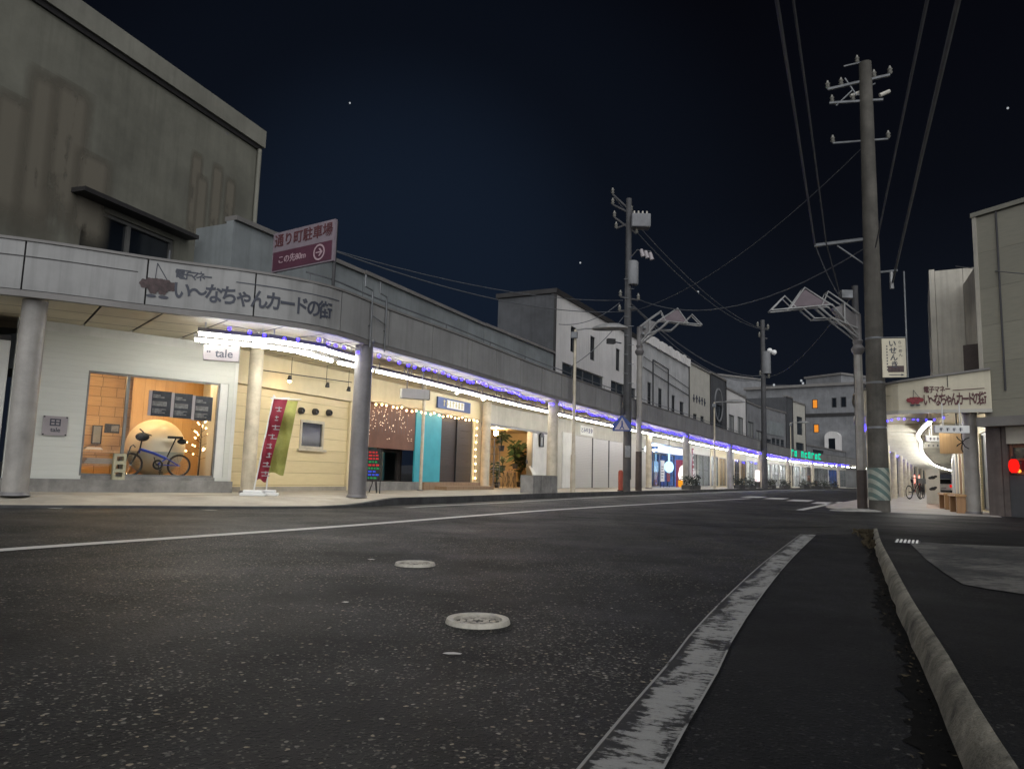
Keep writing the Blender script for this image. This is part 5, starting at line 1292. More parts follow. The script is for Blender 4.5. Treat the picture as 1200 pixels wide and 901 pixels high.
# ---- long building closing the street, two lit orange windows
A = atd(876, 575, 117); B = atd(1016, 575, 112)
F = Fr((A.x, A.y), (B.x, B.y))
t = F.thing('end_building', 'long grey building closing the street with two orange lit windows and an arched dormer', 'building')
zt = F.px(960, 453)[1]; x0, _ = F.px(905, 470)
def ew(a, b, c, d): p = F.px(a, c); q_ = F.px(b, d); return (p[0], q_[0], q_[1], p[1])
Ws = [ew(951.5, 958.5, 468, 478.5), ew(953, 960, 497, 507), ew(974.5, 980.5, 466, 477.5), ew(985, 992, 465, 477)]
MB().wall(0, F.L, -.1, zt, Ws, 0, .3).build('wall', M['facade_mid'], t)
MB().box(0, F.L, .31, 12, -.1, zt-.1).build('body', M['facade_mid'], t)
MB().box(-.3, F.L+.3, -.4, 12, zt+.003, zt+.4).build('roof_edge', M['fascia_band'], t)
z_ = F.px(970, 485)[1]; MB().box(x0, F.L, -.15, -.002, z_-.35, z_+.1).build('string_course', M['dark_trim'], t)
for i, w in enumerate(Ws):
    f = MB(); f.frame(w[0]+.002, w[1]-.002, w[2]+.002, w[3]-.002, .1, .02, .14); o = f.build('window', M['frame_dark'], t); MB().box(w[0]+.1, w[1]-.1, .1, .12, w[2]+.1, w[3]-.1).build('pane', E_['window'] if i < 2 else M['pane_dark'], o)
dx0, dz1 = F.px(969, 506); dx1, dz0 = F.px(987, 532)
f = MB(); pts = [(dx0, dz0), (dx1, dz0), (dx1, dz1-.8)]+[((dx0+dx1)/2+(dx1-dx0)/2*math.cos(a), dz1-.8+.8*math.sin(a)) for a in [PI*i/10 for i in range(1, 10)]]+[(dx0, dz1-.8)]
f.plate([(x, -1.2, z) for x, z in pts], (0, 1.19, 0)); d = f.build('dormer', M['facade_white'], t); MB().box(dx0+.55, dx1-.55, -1.24, -1.201, dz0+.3, dz1-1.0).build('pane', M['pane_dark'], d)
for k, (px, py, w, h, D) in enumerate(((868, 449, 5, 3.2, 122), (1004, 448, 3.4, 2.6, 116))):
    p = atd(px, py, D); o = thing('roof_house', ('flat roofed grey house behind the row' , 'small water tank house on the end building roof')[k], 'house', (p.x, p.y, 0), .5)
    MB().box(-w, w, 0, 6, 0 if k == 0 else zt+.45, p.z+.8).build('wall', M['facade_mid'], o); MB().box(-w-.2, w+.2, -.2, 6.2, p.z+.81, p.z+1.1).build('roof', M['fascia_band'], o)
for k, (px, py) in enumerate(((907, 451), (941, 449), (939, 446))):
    o = tag(MB().ball((0, 0, 0), .32, 8, 6).build('hillside_lamp', E_['far']), ('tiny white light low on the dark hill above the far pole', 'tiny white light on the hill above the orange windows', 'faint upper light on the hill above the orange windows')[k], 'lamp'); o.location = atd(px, py, 215)
# shrubs in tubs along the far kerb, and a parked bicycle there
for i, (px, w) in enumerate(((812, 1.2), (868, .9), (880, 1.4), (905, 1.1), (921, 1.5), (944, 1.2), (956, 1.9), (968, 1.3), (978, 1.2))):
    qq = pq(FP, px, .3, -.1); p = FP.at(qq, -.02, ZS); tg = FP.tan(qq); r = random.Random(i)
    o = thing('shrub_tub', 'low dark shrub in a kerbside tub along the far arcade', 'shrub', p, math.atan2(tg.y, tg.x), 'shrub tubs along the far kerb')
    MB().box(-w, w, -.22, .22, 0, .22).build('tub', M['kerb_dark'], o, bevel=.02)
    f = MB()
    for k in range(150):
        c = Vector((r.uniform(-w, w), r.uniform(-.3, .3), .22+r.random()*r.uniform(.2, .6))); d = Vector((r.uniform(-1, 1), r.uniform(-1, 1), r.uniform(-.3, 1))).normalized(); s = d.orthogonal().normalized()*.05
        f.poly([c, c+d*.1+s, c+d*.2, c+d*.1-s])
    f.build('foliage', M['shrub'], o)
qq = pq(FP, 887, 1.0, .3); p = FP.at(qq, .25, ZS); o = thing('glow_sign', 'small pink white lit stand sign by the far utility pole', 'sign', p, math.atan2(FP.tan(qq).y, FP.tan(qq).x))
MB().box(-.4, .4, -.15, .15, 0, .5).build('base', M['frame_dark'], o); MB().box(-.38, .38, -.12, .12, .5, 1.4).build('lit_box', emis('pink_box', (1, .8, .82), .8), o, bevel=.03)
# ================================================================== ARCADE ACROSS THE SIDE STREET
rc_ = thing('side_arcade_canopy', 'cream arcade roof with red and brown lettering across the side street', 'arcade', (9.5, 18.6, 0), 0)
RO = Vector((9.5, 18.6, 0))
def RL(p): return (p[0]-RO.x, p[1]-RO.y, p[2]-RO.z)
M['fascia_cream'] = mat('fascia_cream', (.60, .55, .42), .5, .12, 1.0, .2)
def rtop(q): return 3.42-.32*min(1, q/2.7) if q < 2.7 else max(2.95, 3.10-.05*(q-2.7))
fz0 = 2.50
f = MB(); c = MB(); l = MB(); n = 140
for i in range(n+1):
    q = .02+(RP.L-.6)*i/n; z1 = rtop(q); k = len(f.v)
    for t, z in ((-.04, fz0), (.05, fz0), (.05, z1), (-.04, z1)): f.v.append(RL(RP.at(q, -t, z)))
    for t, z in ((.07, z1+.003), (.07, z1+.05), (-.1, z1+.05), (-.1, z1+.003)): c.v.append(RL(RP.at(q, -t, z)))
    for t, z in ((.045, fz0-.09), (.045, fz0-.004), (-.08, fz0-.004), (-.08, fz0-.09)): l.v.append(RL(RP.at(q, -t, z)))
    if i:
        for mm in (f, c, l):
            for j in range(4): mm.f.append((k-4+j, k+j, k+(j+1) % 4, k-4+(j+1) % 4))
for mm in (f, c, l): mm.f.append((0, 1, 2, 3))
f.build('fascia', M['fascia_cream'], rc_); c.build('coping', M['fascia_band'], rc_); l.build('fascia_trim', M['off_white'], rc_)
f = MB(); q = .9
while q < RP.L-1:
    z1 = rtop(q); p = RP.at(q, .053, z1-.28 if q < 2.6 else 2.55); tg = RP.tan(q); nn = Vector((-tg.y, tg.x, 0))
    a = RL(p-tg*.008); b = RL(p+tg*.008); h = z1-p.z
    f.hexa([a, b, RL(p+tg*.008+nn*.003), RL(p-tg*.008+nn*.003), (a[0], a[1], a[2]+h), (b[0], b[1], b[2]+h), *[tuple(Vector(RL(p+tg*s*.008+nn*.003))+Vector((0, 0, h))) for s in (1, -1)]]); q += 1.35
f.build('panel_joint', M['dark_trim'], rc_)
so = MB(); bk = MB(); bm = MB(); rp = pair_path(RFRONT, RWALL, 0)
for i, (a, b, q) in enumerate(rp):
    so.v += [RL((a.x, a.y, 2.46)), RL((b.x, b.y, 2.60))]; bk.v += [RL((a.x, a.y, 2.88)), RL((b.x, b.y, 2.88))]
    if i: so.f.append((2*i-2, 2*i, 2*i+1, 2*i-1)); bk.f.append((2*i-2, 2*i, 2*i+1, 2*i-1))
    if i % 4 == 2 and i > 10:
        d = (b-a); tg = Vector((-d.y, d.x, 0)).normalized()*.09; A0 = a+d*.05; B0 = a+d*.97
        bm.hexa([RL((*(A0-tg).xy, 2.22)), RL((*(B0-tg).xy, 2.36)), RL((*(B0+tg).xy, 2.36)), RL((*(A0+tg).xy, 2.22)), RL((*(A0-tg).xy, 2.455)), RL((*(B0-tg).xy, 2.585)), RL((*(B0+tg).xy, 2.585)), RL((*(A0+tg).xy, 2.455))])
so.build('soffit', M['soffit'], rc_); bk.build('roof', M['roof_dark'], rc_); bm.build('soffit_beams', M['off_white'], rc_)
column(rc_, (11.2, 17.88), .16, ZR, 2.45, M['column'], RL)
column(rc_, (9.42, 19.15), .13, ZR, 2.45, M['column_cream'], RL)
for q in [RP.q_near(12.2, 25.2)+i*6.2 for i in range(12)]:
    if q < RP.L-.5: p = RP.at(q, -.35); column(rc_, p, .13, ZR, 2.46, M['column_cream'], RL, False)
# lettering
qL, qR = pq(RP, 1085, 2.8, 0, 3), pq(RP, 1157, 2.8, 0, 3)
tx = 'い～なちゃんカードの街'
def rtext(body, qa, qb, size, z, m, bold, squeeze):
    n = len(body)
    for i, ch in enumerate(body):
        qq = qa+(qb-qa)*i/(n-1); p = RP.at(qq, .053, z); tg = -RP.tan(qq); text(ch, size, m, rc_, RL(p), (PI/2, 0, math.atan2(tg.y, tg.x)), bold=bold, sx=squeeze)
rtext(tx, pq(RP, 1086, 2.7, 0, 3), pq(RP, 1152, 2.7, 0, 3), .34, 2.72, M['text_red'], .02, .48)
rtext('電子マネー', pq(RP, 1087, 2.9, 0, 3), pq(RP, 1110, 2.9, 0, 3), .17, 2.98, M['text_red'], .02, .72)
f = MB()
qa, qb = pq(RP, 1116, 2.9, 0, 3), pq(RP, 1155, 2.9, 0, 3)
f.tube([RL(RP.at(qa+(qb-qa)*i/6, .055, 2.955+.03*i/6)) for i in range(7)], .008, 4); f.build('lettering_rule', M['text_red'], rc_)
class Rev:
    def __init__(s, p): s.p = p
    def at(s, q, t=0, z=0): return s.p.at(q, -t, z)
    def tan(s, q): return -s.p.tan(q)
emblem(Rev(RP), pq(RP, 1073, 2.75, 0, 3), 2.74, .26, rc_, RL, M['emblem_bright'], t=-.056)
# tube lamps and blue fairy lights there
o0 = batten(1.0, 'tube_light', 'lit white tube lamp in the curved row under the cream side arcade', 'tube lamps in the curved row of the side arcade')
LP = Path([(10.6, 18.5), (11.75, 20.9), (13.5, 24.3), (15.2, 27.2), (18.8, 33.6), (22.2, 39.4), (34.2, 59), (50, 82)])
q = .55; i = 0
while q < LP.L-.6:
    o = o0 if i == 0 else copytree(o0)
    tg = LP.tan(q); o.location = LP.at(q, 0, 2.25); o.rotation_euler = (0, 0, math.atan2(tg.y, tg.x)); q += 1.06 if q < 40 else 2.2; i += 1
for k in range(11):
    q = .9+k*4.6
    light_string(RP, q, q+4.4, 24, lambda u: 2.36-.05*math.sin(u*PI*4)**2, .016 if k < 1 else .028, 'string of blue fairy lights behind the fascia of the cream side arcade', 'blue fairy lights of the side arcade', E_['blue'], -.22)
# back wall shops of the side arcade
RW = Path([(12.0, 18.25)]+RWALL[3:], False)
def rseg(q0, q1): return Fr(RW.at(q1), RW.at(q0))
nm = [('corner_shop', 'side arcade shop with a sand brick pier and pale curtains by the first column', 'sand_brick', 'off_white'), ('side_shop', 'side arcade shop with wooden slats behind the two benches', 'cream', 'wood'), ('side_shop', 'side arcade shop with a plain cream front past the benches', 'off_white', 'cream'), ('side_shop', 'side arcade shop with a white front at the bend', 'white', 'off_white'), ('side_shop', 'farthest side arcade shop with a dim front', 'off_white', 'cream')]
qs_ = [0, 4.2, 9.6, 16, 34, RW.L-.5]
for i, (n_, lab, m1, m2) in enumerate(nm):
    F = rseg(qs_[i], qs_[i+1]); t = F.thing(n_, lab, 'shop')
    hs = [(F.L*.12, F.L*.45, .3, 2.1), (F.L*.55, F.L*.9, .05, 2.1)]
    MB().wall(.01, F.L-.01, 0, 2.6, hs, 0, .15).build('front_wall', M[m1], t)
    for h in hs: win(F, t, *h, pm='pane_curtain' if i != 1 else 'pane_grey', mull=2)
    f = MB(); [f.box(h[0]+.1+k*.28, h[0]+.2+k*.28, .0, .05, h[2], h[3]) for h in hs[:1] for k in range(int((h[1]-h[0])/.28))]; f.build('slats', M[m2], t)
    z1 = (6.9, 7.4, 6.2, 6.6, 6.0)[i]
    hs = [(F.L*.2, F.L*.4, 4.2, 5.7), (F.L*.55, F.L*.75, 4.2, 5.7)]
    if i: MB().wall(.01, F.L-.01, 2.95, z1, hs, -.75 if i == 1 else 0, .15).build('upper_wall', M[('right_white', 'right_white', 'facade_mid', 'facade_mid', 'facade_dark')[i]], t); [win(F, t, *h, pm='pane_dark', y=.06 if i != 1 else -.69) for h in hs]
    if i == 1: MB().box(.02, F.L-.02, -.59, .15, 2.96, z1-.05).build('overhang', M['right_white'], t)
    MB().box(.02, F.L-.02, .16, 9, 2.62, z1-.05).build('body', M['right_white' if i < 2 else 'facade_mid'], t)
# corner building across the side street
RB = Fr((11.28, 17.40), (13.9, 12.1))
t = RB.thing('pale_corner_building', 'tall pale panelled corner building with a dark timber shopfront across the side street', 'building')
zr = RB.px(1142, 256)[1]
MB().wall(0, RB.L, RB.px(1180, 500)[1]-.02, zr, [], 0, .2).build('upper_wall', M['right_wall'], t)
MB().box(.03, RB.L, .205, 2.2, 0, zr-.02).build('body', M['right_white'], t)
MB().box(-.06, .029, -.03, 2.2, 2.7, zr+.02).build('corner_pilaster', M['right_white'], t)
MB().box(-.08, RB.L, -.06, 2.25, zr+.022, zr+.13).build('roof_edge', M['dull_trim'], t)
a, _ = RB.px(1176, 400); f = MB(); f.cyl((a, -.03, 2.9), (a, -.03, zr), .022, n=8); f.build('downpipe', M['roof_dark'], t)
zl = RB.px(1180, 489)[1]; zl0 = RB.px(1180, 500)[1]
MB().box(.02, RB.L, -.38, -.002, zl0, zl).build('shop_cornice', M['fascia_band'], t)
xa, _ = RB.px(1158, 560); xb, _ = RB.px(1176, 560); xc, _ = RB.px(1183, 560); zp = RB.px(1190, 520)[1]
M['roof_dark'] = M['roof_dark']
M['timber'] = mat('timber_grey', (.15, .125, .115), .7, .3, 3, .4)
MB().box(.02, xb, -.05, .2, 0, zl0-.003).build('timber_pier', M['timber'], t); MB().box(xb+.01, xc, -.02, .2, 0, zl0-.003).build('timber_jamb', M['timber'], t)
MB().box(xc+.003, RB.L, -.06, .2, zp, zl0-.003).build('sign_board', M['right_white'], t)
MB().box(xc+.003, RB.L, .0, .2, 0, .95).build('timber_dado', M['facade_dark'], t)
win(RB, t, xc+.02, xc+1.6, .96, zp-.01, .05, 'redbrown', 'pane_dark', 2, 1, .07)
x, z = RB.px(1190, 546, -.12); o = RB.thing('red_lantern', 'glowing red paper lantern at the dark timber shop window', 'lantern', x, -.18, z)
f = MB().lathe([(.04, -.16), (.09, -.11), (.11, 0), (.09, .11), (.04, .16)], n=16); f.build('paper', E_['red'], o, True); MB().cyl((0, 0, -.19), (0, 0, -.155), .05, n=10).build('ring', M['black'], o); f = MB(); f.cyl((0, 0, .155), (0, 0, .22), .05, n=10); f.cyl((0, 0, .22), (0, 0, .5), .006, n=5); f.cyl((0, 0, .5), (0, .18, .5), .006, n=5); f.build('ring', M['black'], o)
x, z = RB.px(1197, 552, .02); o = RB.thing('small_amber_lamp', 'tiny amber lamp beside the red lantern', 'lamp', x, -.06, z); MB().ball((0, 0, 0), .04, 8, 6).build('bulb', E_['orange'], o, True); MB().cyl((0, .0, 0), (0, .1, 0), .012, n=6).build('arm', M['black'], o)
# boxed clutter on the roof edge between the buildings
p = atd(1146, 432, 21.5); o = thing('roof_box', 'brown metal box on the side arcade roof against the pale building', 'box', (p.x, p.y, 2.885), -.9)
MB().box(-.25, .25, -.2, .2, 0, 1.3).build('box', M['brown'], o, bevel=.02)
# hanging signs, lit box and benches under the side arcade
def hsign(px, py, D, w, h, label, m, rz, lines=5):
    p = atd(px, py, D); o = thing('hanging_sign', label, 'sign', p, rz)
    MB().box(-w, w, -.05, .05, -h, h).build('box', M[m], o, bevel=.006)
    f = MB(); r = random.Random(int(px))
    for i in range(lines):
        x = -w*.75+1.5*w*i/lines; hh = h*.55; f.box(x, x+w*.22, -.056, -.052, -hh*.3, -hh*.05); f.box(x+w*.06, x+w*.12, -.058, -.0545, -hh, hh*r.uniform(.4, 1)); f.box(x+.01, x+w*.2, -.0565, -.0525, hh*.3, hh*.55)
    f.build('lettering', M['text_dark'], o)
    [MB().cyl((s*w*.5, 0, h), (s*w*.5, 0, 2.55-p.z), .012, n=6).build('hanger', M['plastic_white'], o) for s in (-1, 1)]; return o
hsign(1115, 503, 19.6, .36, .085, 'white hanging sign with four dark characters nearest the fascia of the side arcade', 'plastic_white', -.2, 4)
hsign(1099, 514, 22.5, .29, .08, 'smaller white hanging sign with dark characters deeper under the side arcade', 'plastic_white', -.25, 5)
hsign(1097, 522, 25.5, .32, .07, 'low pale hanging sign behind the two white ones in the side arcade', 'off_white', -.3, 4)
p = atd(1117, 519, 21.8); o = thing('wooden_sign_box', 'orange brown wooden sign box with a lit white face above the benches', 'sign', p, -1.0)
MB().box(-.28, .28, -.12, .12, -.27, .27).build('box', M['wood_pale'], o, bevel=.01); MB().box(-.284, -.281, -.1, .1, -.2, .05).build('lit_face', E_['white'].copy() if False else emis('small_face', (.9, .95, 1), 3), o)
MB().cyl((.1, 0, .27), (.1, 0, 2.55-p.z), .02, n=6).build('hanger', M['frame_dark'], o)
for k, (px, D) in enumerate(((1112, 24.6), (1126, 21.6))):
    p = atd(px, 590, D); p.z = ZR; o = thing('wooden_bench', ('wooden bench farther along the side arcade wall', 'wooden bench nearer the first column of the side arcade')[k], 'bench', p, math.radians(67), 'wooden benches of the side arcade')
    MB().box(-.6, .6, -.2, .2, .40, .45).build('seat', M['wood_pale'], o)
    for x in (-.5, .5): MB().box(x-.06, x+.06, -.17, .17, 0, .40).build('leg', M['wood'], o)
    MB().box(-.6, .6, -.24, -.2, .5, .85).build('backrest', M['wood_pale'], o) if k else None
p = atd(1128, 518, 20.3); o = thing('wall_bracket', 'black spiky ironwork bracket on the wall beside the first side arcade column', 'bracket', p, .2)
f = MB(); [f.tube([(0, 0, 0), (math.cos(a)*.12, .03, math.sin(a)*.16), (math.cos(a)*.2, -.02, math.sin(a)*.24)], .012, 5) for a in (0.5, 1.6, 2.6, 3.6, 4.6, 5.6)]; f.build('ironwork', M['black'], o)
p = atd(1094, 578, 31); p.z = ZR; o = thing('notice_stand', 'small dark and white notice stand on the side arcade wall', 'notice', p, -.6)
MB().box(-.22, .22, -.04, .04, .0, 1.25).build('board', M['off_white'], o)
for zz, kx in ((.95, 1.0), (.55, .8)):
    f = MB(); [f.ball((dx*kx, -.04, zz+dz), rr, 8, 5, (1, .25, .7)) for dx, dz, rr in ((0, 0, .09), (.09, .04, .06), (-.08, -.02, .07))]; f.build('dark_mark', M['black'], o)
for k, (px, D) in enumerate(((1072, 40), (1080, 43))):
    p = atd(px, 578, D); p.z = ZR; o = thing('parked_bicycle', ('bicycle parked among the side arcade columns, nearer one', 'bicycle parked among the side arcade columns, farther one')[k], 'bicycle', p, .6+k*.3)
    for x in (-.5, .5): MB().lathe([(.3, -.02), (.33, 0), (.3, .02), (.27, 0), (.3, -.02)], (x, 0, .33), 20, 'Y').build('wheel', M['black'], o)
    f = MB(); f.tube([(-.5, 0, .33), (-.1, 0, .34), (.3, 0, .75), (-.2, 0, .8), (-.1, 0, .34)], .025, 6); f.tube([(.5, 0, .33), (.3, 0, .75), (.25, 0, 1.0), (.1, .2, 1.02)], .025, 6); f.tube([(-.2, 0, .8), (-.25, 0, .95)], .06, 6); f.build('bicycle_frame', M['frame_dark'], o)
    MB().box(.42, .75, -.16, .16, .75, 1.0).build('basket', M['frame_metal'], o, bevel=.03)
# a small car beyond the end of the side arcade
p = atz(1106, 578.5, 0); d = p.length; p = p*(99/d); o = thing('parked_car', 'small white car with red tail lamps beyond the end of the side arcade', 'car', (p.x, p.y, 0), -.52)
f = MB(); f.hexa([(-.82, -1.7, .25), (.82, -1.7, .25), (.82, 1.7, .25), (-.82, 1.7, .25), (-.84, -1.72, .95), (.84, -1.72, .95), (.8, 1.6, .85), (-.8, 1.6, .85)]); f.build('body', M['plastic_white'], o, bevel=.08)
f = MB(); f.hexa([(-.78, -1.6, .951), (.78, -1.6, .951), (.76, .9, .951), (-.76, .9, .951), (-.66, -1.35, 1.5), (.66, -1.35, 1.5), (.64, .3, 1.5), (-.64, .3, 1.5)]); f.build('cabin', M['pane_dark'], o, bevel=.05); MB().box(-.66, .66, -1.36, .3, 1.501, 1.54).build('roof', M['plastic_white'], o, bevel=.015)
for s in (-1, 1):
    MB().box(s*.7-.1, s*.7+.1, -1.76, -1.725, .6, .9).build('tail_lamp', E_['red'], o)
    for y in (-1.05, 1.05):
        w = MB().lathe([(.001, -.09), (.24, -.09), (.28, -.06), (.28, .06), (.24, .09), (.001, .09)], n=18); w.v = [(s*.74+v[2], y+v[0], .28+v[1]) for v in w.v]; w.build('wheel', M['black'], o, True)
MB().box(-.25, .25, -1.765, -1.73, .45, .58).build('number_plate', M['sign_white'], o)
p = p*(88/99); o = thing('red_vending_machine', 'tall red lit vending machine far down the side arcade', 'vending machine', (p.x-2.0, p.y+1.6, 0), -.52)
MB().box(-.55, .55, -.4, .4, 0.02, 1.9).build('cabinet', M['carred'], o, bevel=.03); MB().box(-.45, .45, -.42, -.401, .9, 1.75).build('lit_window', emis('vend_face', (1, .25, .18), 2), o)
# ================================================================== POLES, LAMPS, WIRES
def wire(label, pts, r, name='overhead_cable', sag=.0, group=None):
    pts = [Vector(p) for p in pts]
    if len(pts) == 2 and sag:
        a, b = pts; pts = [a.lerp(b, i/16)-Vector((0, 0, sag*4*(i/16)*(1-i/16))) for i in range(17)]
    if len(pts) == 3 and (pts[2].xy).length < 8:      # runs on over the road behind the camera to the next pole
        d = pts[2]-pts[1]; k = 26/max(d.xy.length, .1); pts.append(pts[2]+Vector((d.x*k*.4, d.y*k*.4, d.z*.9))); pts.append(pts[2]+Vector((d.x*k, d.y*k, d.z*1.2)))
    o = MB(); c = pts[0].copy(); o.tube([p-c for p in pts], r, 6); o = o.build(name, M['wire'], None, True); o.location = c
    return tag(o, label, 'cable', group)
def insulator(t, p, up=1, m='insul', s=1.0):
    f = MB().lathe([(.001, 0), (.03*s, 0), (.06*s, .05*s), (.03*s, .07*s), (.06*s, .12*s), (.03*s, .15*s), (.02*s, .2*s), (.001, .2*s)], n=10); f.v = [(p[0]+v[0], p[1]+v[1], p[2]+up*v[2]) for v in f.v]; return f.build('insulator', M[m], t, True)
# big concrete utility pole on the corner across the side street
D = 20.0; b = atd(1031, 598, D); b.z = 0; ztp = atd(1004, 76, D).z
up_ = thing('utility_pole', 'big pale concrete utility pole with a striped guard on the side street corner', 'utility pole', b)
MB().cyl((0, 0, -.02), (0, 0, ztp), .235, .15, 24).build('pole_shaft', M['pole'], up_, True)
M['guard'] = None
def stripes(name, c1, c2):
    m, nt, out = nodes(name); bs = N(nt, 'ShaderNodeBsdfPrincipled', Roughness=.6); w = N(nt, 'ShaderNodeTexWave', Scale=.9); w.bands_direction = 'DIAGONAL'
    nt.links.new(coords(nt, 'Object', (2.6, .3, 3.2)), w.inputs['Vector']); c = mixc(nt, ramp(nt, w.outputs['Fac'], [(.47, 0), (.53, 1)]), c1, c2)
    c = mixc(nt, ramp(nt, noise(nt, coords(nt), 6, 5), [(.4, 0), (.7, .55)]), c, (.12, .12, .11)); nt.links.new(c, bs.inputs['Base Color']); nt.links.new(bs.outputs[0], out.inputs[0]); return m
MB().cyl((0, 0, .28), (0, 0, 1.05), .243, .239, 24, False).build('striped_guard', stripes('guard', (.07, .12, .11), (.27, .30, .25)), up_, True)
f = MB()
for z in (2.0, 3.1, 4.2): f.cyl((0, 0, z), (0, 0, z+.05), .243-.009*z, n=24)
f.build('steel_band', M['steel'], up_, True)
def arm(t, base, pa, pb, D, r=.035, ins=(), dD=.5, m='steel', s=1):
    a = atd(*pa, D-dD*0)-base; c = atd(*pb, D)-base
    MB().tube([a, c], r, 6).build('crossarm', M[m], t)
    for k in ins: insulator(t, a.lerp(c, k)+Vector((0, 0, .02)), 1, 'insul', s)
arm(up_, b, (970, 105), (1043, 88), D, .045, (.0, .22, .75, 1.0), s=1.1)
arm(up_, b, (972, 121), (1035, 117), D, .04, (.05, .45))
arm(up_, b, (989, 78), (1015, 72), D, .025, (.6,)); arm(up_, b, (976, 168), (1041, 163), D, .03, (0, 1)); arm(up_, b, (954, 288), (1025, 279), D, .05); arm(up_, b, (1024, 320), (1052, 317), D, .03)
f = MB()
for pa, pb in (((990, 92), (1004, 112)), ((1018, 90), (1006, 112)), ((980, 124), (999, 106)), ((1010, 106), (1026, 98)), ((981, 288), (1016, 312)), ((1028, 318), (1016, 345))):
    MB().tube([atd(*pa, D)-b, atd(*pb, D)-b], .02, 5).build('brace', M['steel'], up_)
for pa in ((1031, 112), (997, 113)):
    p = atd(*pa, D)-b; f = MB(); f.cyl(p, p+Vector((.25, 0, .12)), .05, .05, 8); f.build('cutout_fuse', M['off_white'], up_, True)
p = atd(1045, 333, D)-b; MB().cyl(p+Vector((0, 0, .3)), p-Vector((0, 0, .12)), .04, .05, 8).build('strain_clamp', M['steel_lite'], up_, True)
wire('thick overhead cable from the low crossarm of the big pole, outermost over the road', [atd(955, 287, D), atd(931, 130, 12), atd(906, -25, 7.2)], .024)
wire('thinner overhead cable just inside the outermost one over the road', [atd(985, 348, D), atd(968, 284, 17), atd(945, 110, 10), atd(926, -25, 7.0)], .015)
wire('overhead cable rising from the shaft of the big pole', [atd(1026, 290, D-.3), atd(1052, 165, 12), atd(1093, -30, 7.0)], .017)
wire('thick overhead cable rising from the strain clamp of the big pole', [atd(1046, 331, D), atd(1083, 170, 11.5), atd(1130, -30, 6.8)], .025)
wire('slack stay cable from the low crossarm to the dark pole box', [atd(956, 289, D), atd(983, 346, D+1.5)], .014, sag=.1)
wire('thin service wire from the side arcade roof to the pale corner building', [atd(1120, 312, 25), atd(1160, 317, 21), atd(1230, 324, 17)], .012)
# dark slim pole just behind it with a box
b2 = atd(1009, 585, 22); b2.z = 0; o = thing('dark_pole', 'slim dark pole directly behind the big concrete pole', 'pole', b2)
MB().cyl((0, 0, 0), (0, 0, atd(1006, 335, 22).z), .10, .085, 14).build('pole_shaft', M['pole_dark'], o, True)
p = atd(993, 346, 22)-b2; MB().box(p.x-.2, p.x+.2, p.y-.12, p.y+.12, p.z-.1, p.z+.12).build('junction_box', M['steel'], o); MB().tube([p, Vector((0, 0, p.z-.02))], .03, 6).build('box_arm', M['steel'], o)
f = MB().ball((0, 0, 0), .2, 12, 8, (1, .6, 1.5)); q_ = atd(1011, 462, 21.7)-b2; f.v = [(v[0]+q_.x, v[1]+q_.y, v[2]+q_.z) for v in f.v]; f.build('meter_dome', M['frame_dark'], o, True)
# vertical hanging sign beside the pole
D2 = 19.2; p = atd(1047.5, 419.5, D2); o = thing('vertical_sign', 'narrow upright pale sign with brushed black characters hanging beside the big pole', 'sign', p, -.3)
w, h = .25, .46
MB().box(-w, w, -.03, .03, -h, h).build('board', M['fascia_cream'], o); f = MB(); f.cyl((w+.03, 0, -h), (w+.03, 0, atd(1054, 318, D2).z-p.z), .018, n=8); f.cyl((-w-.2, 0, h+.03), (w+.03, 0, h+.03), .012, n=6); f.build('hanger', M['steel'], o)
for i, ch in enumerate('いせんき'): text(ch, .17, M['text_dark'], o, (-.03+i*.012, -.033, h-.13-i*.165), bold=.02)
for i, ch in enumerate('らーめん'): text(ch, .085, M['text_dark'], o, (.13+i*.004, -.033, h-.10-i*.1))
f = MB()
for i in range(9): f.box(-.16, -.135, -.033, -.031, h-.2-i*.07, h-.165-i*.07)
f.build('small_print', M['text_dark'], o); MB().box(-.14, .2, -.034, -.031, -h+.12, -h+.27).build('stamp_panel', M['emblem_red'], o)
f = MB(); f.box(-.12, .14, -.034, -.031, -h+.05, -h+.065); f.plate([(.14, -.034, -h+.03), (.2, -.034, -h+.057), (.14, -.034, -h+.085)], (0, .003, 0)); f.build('arrow', M['text_dark'], o)
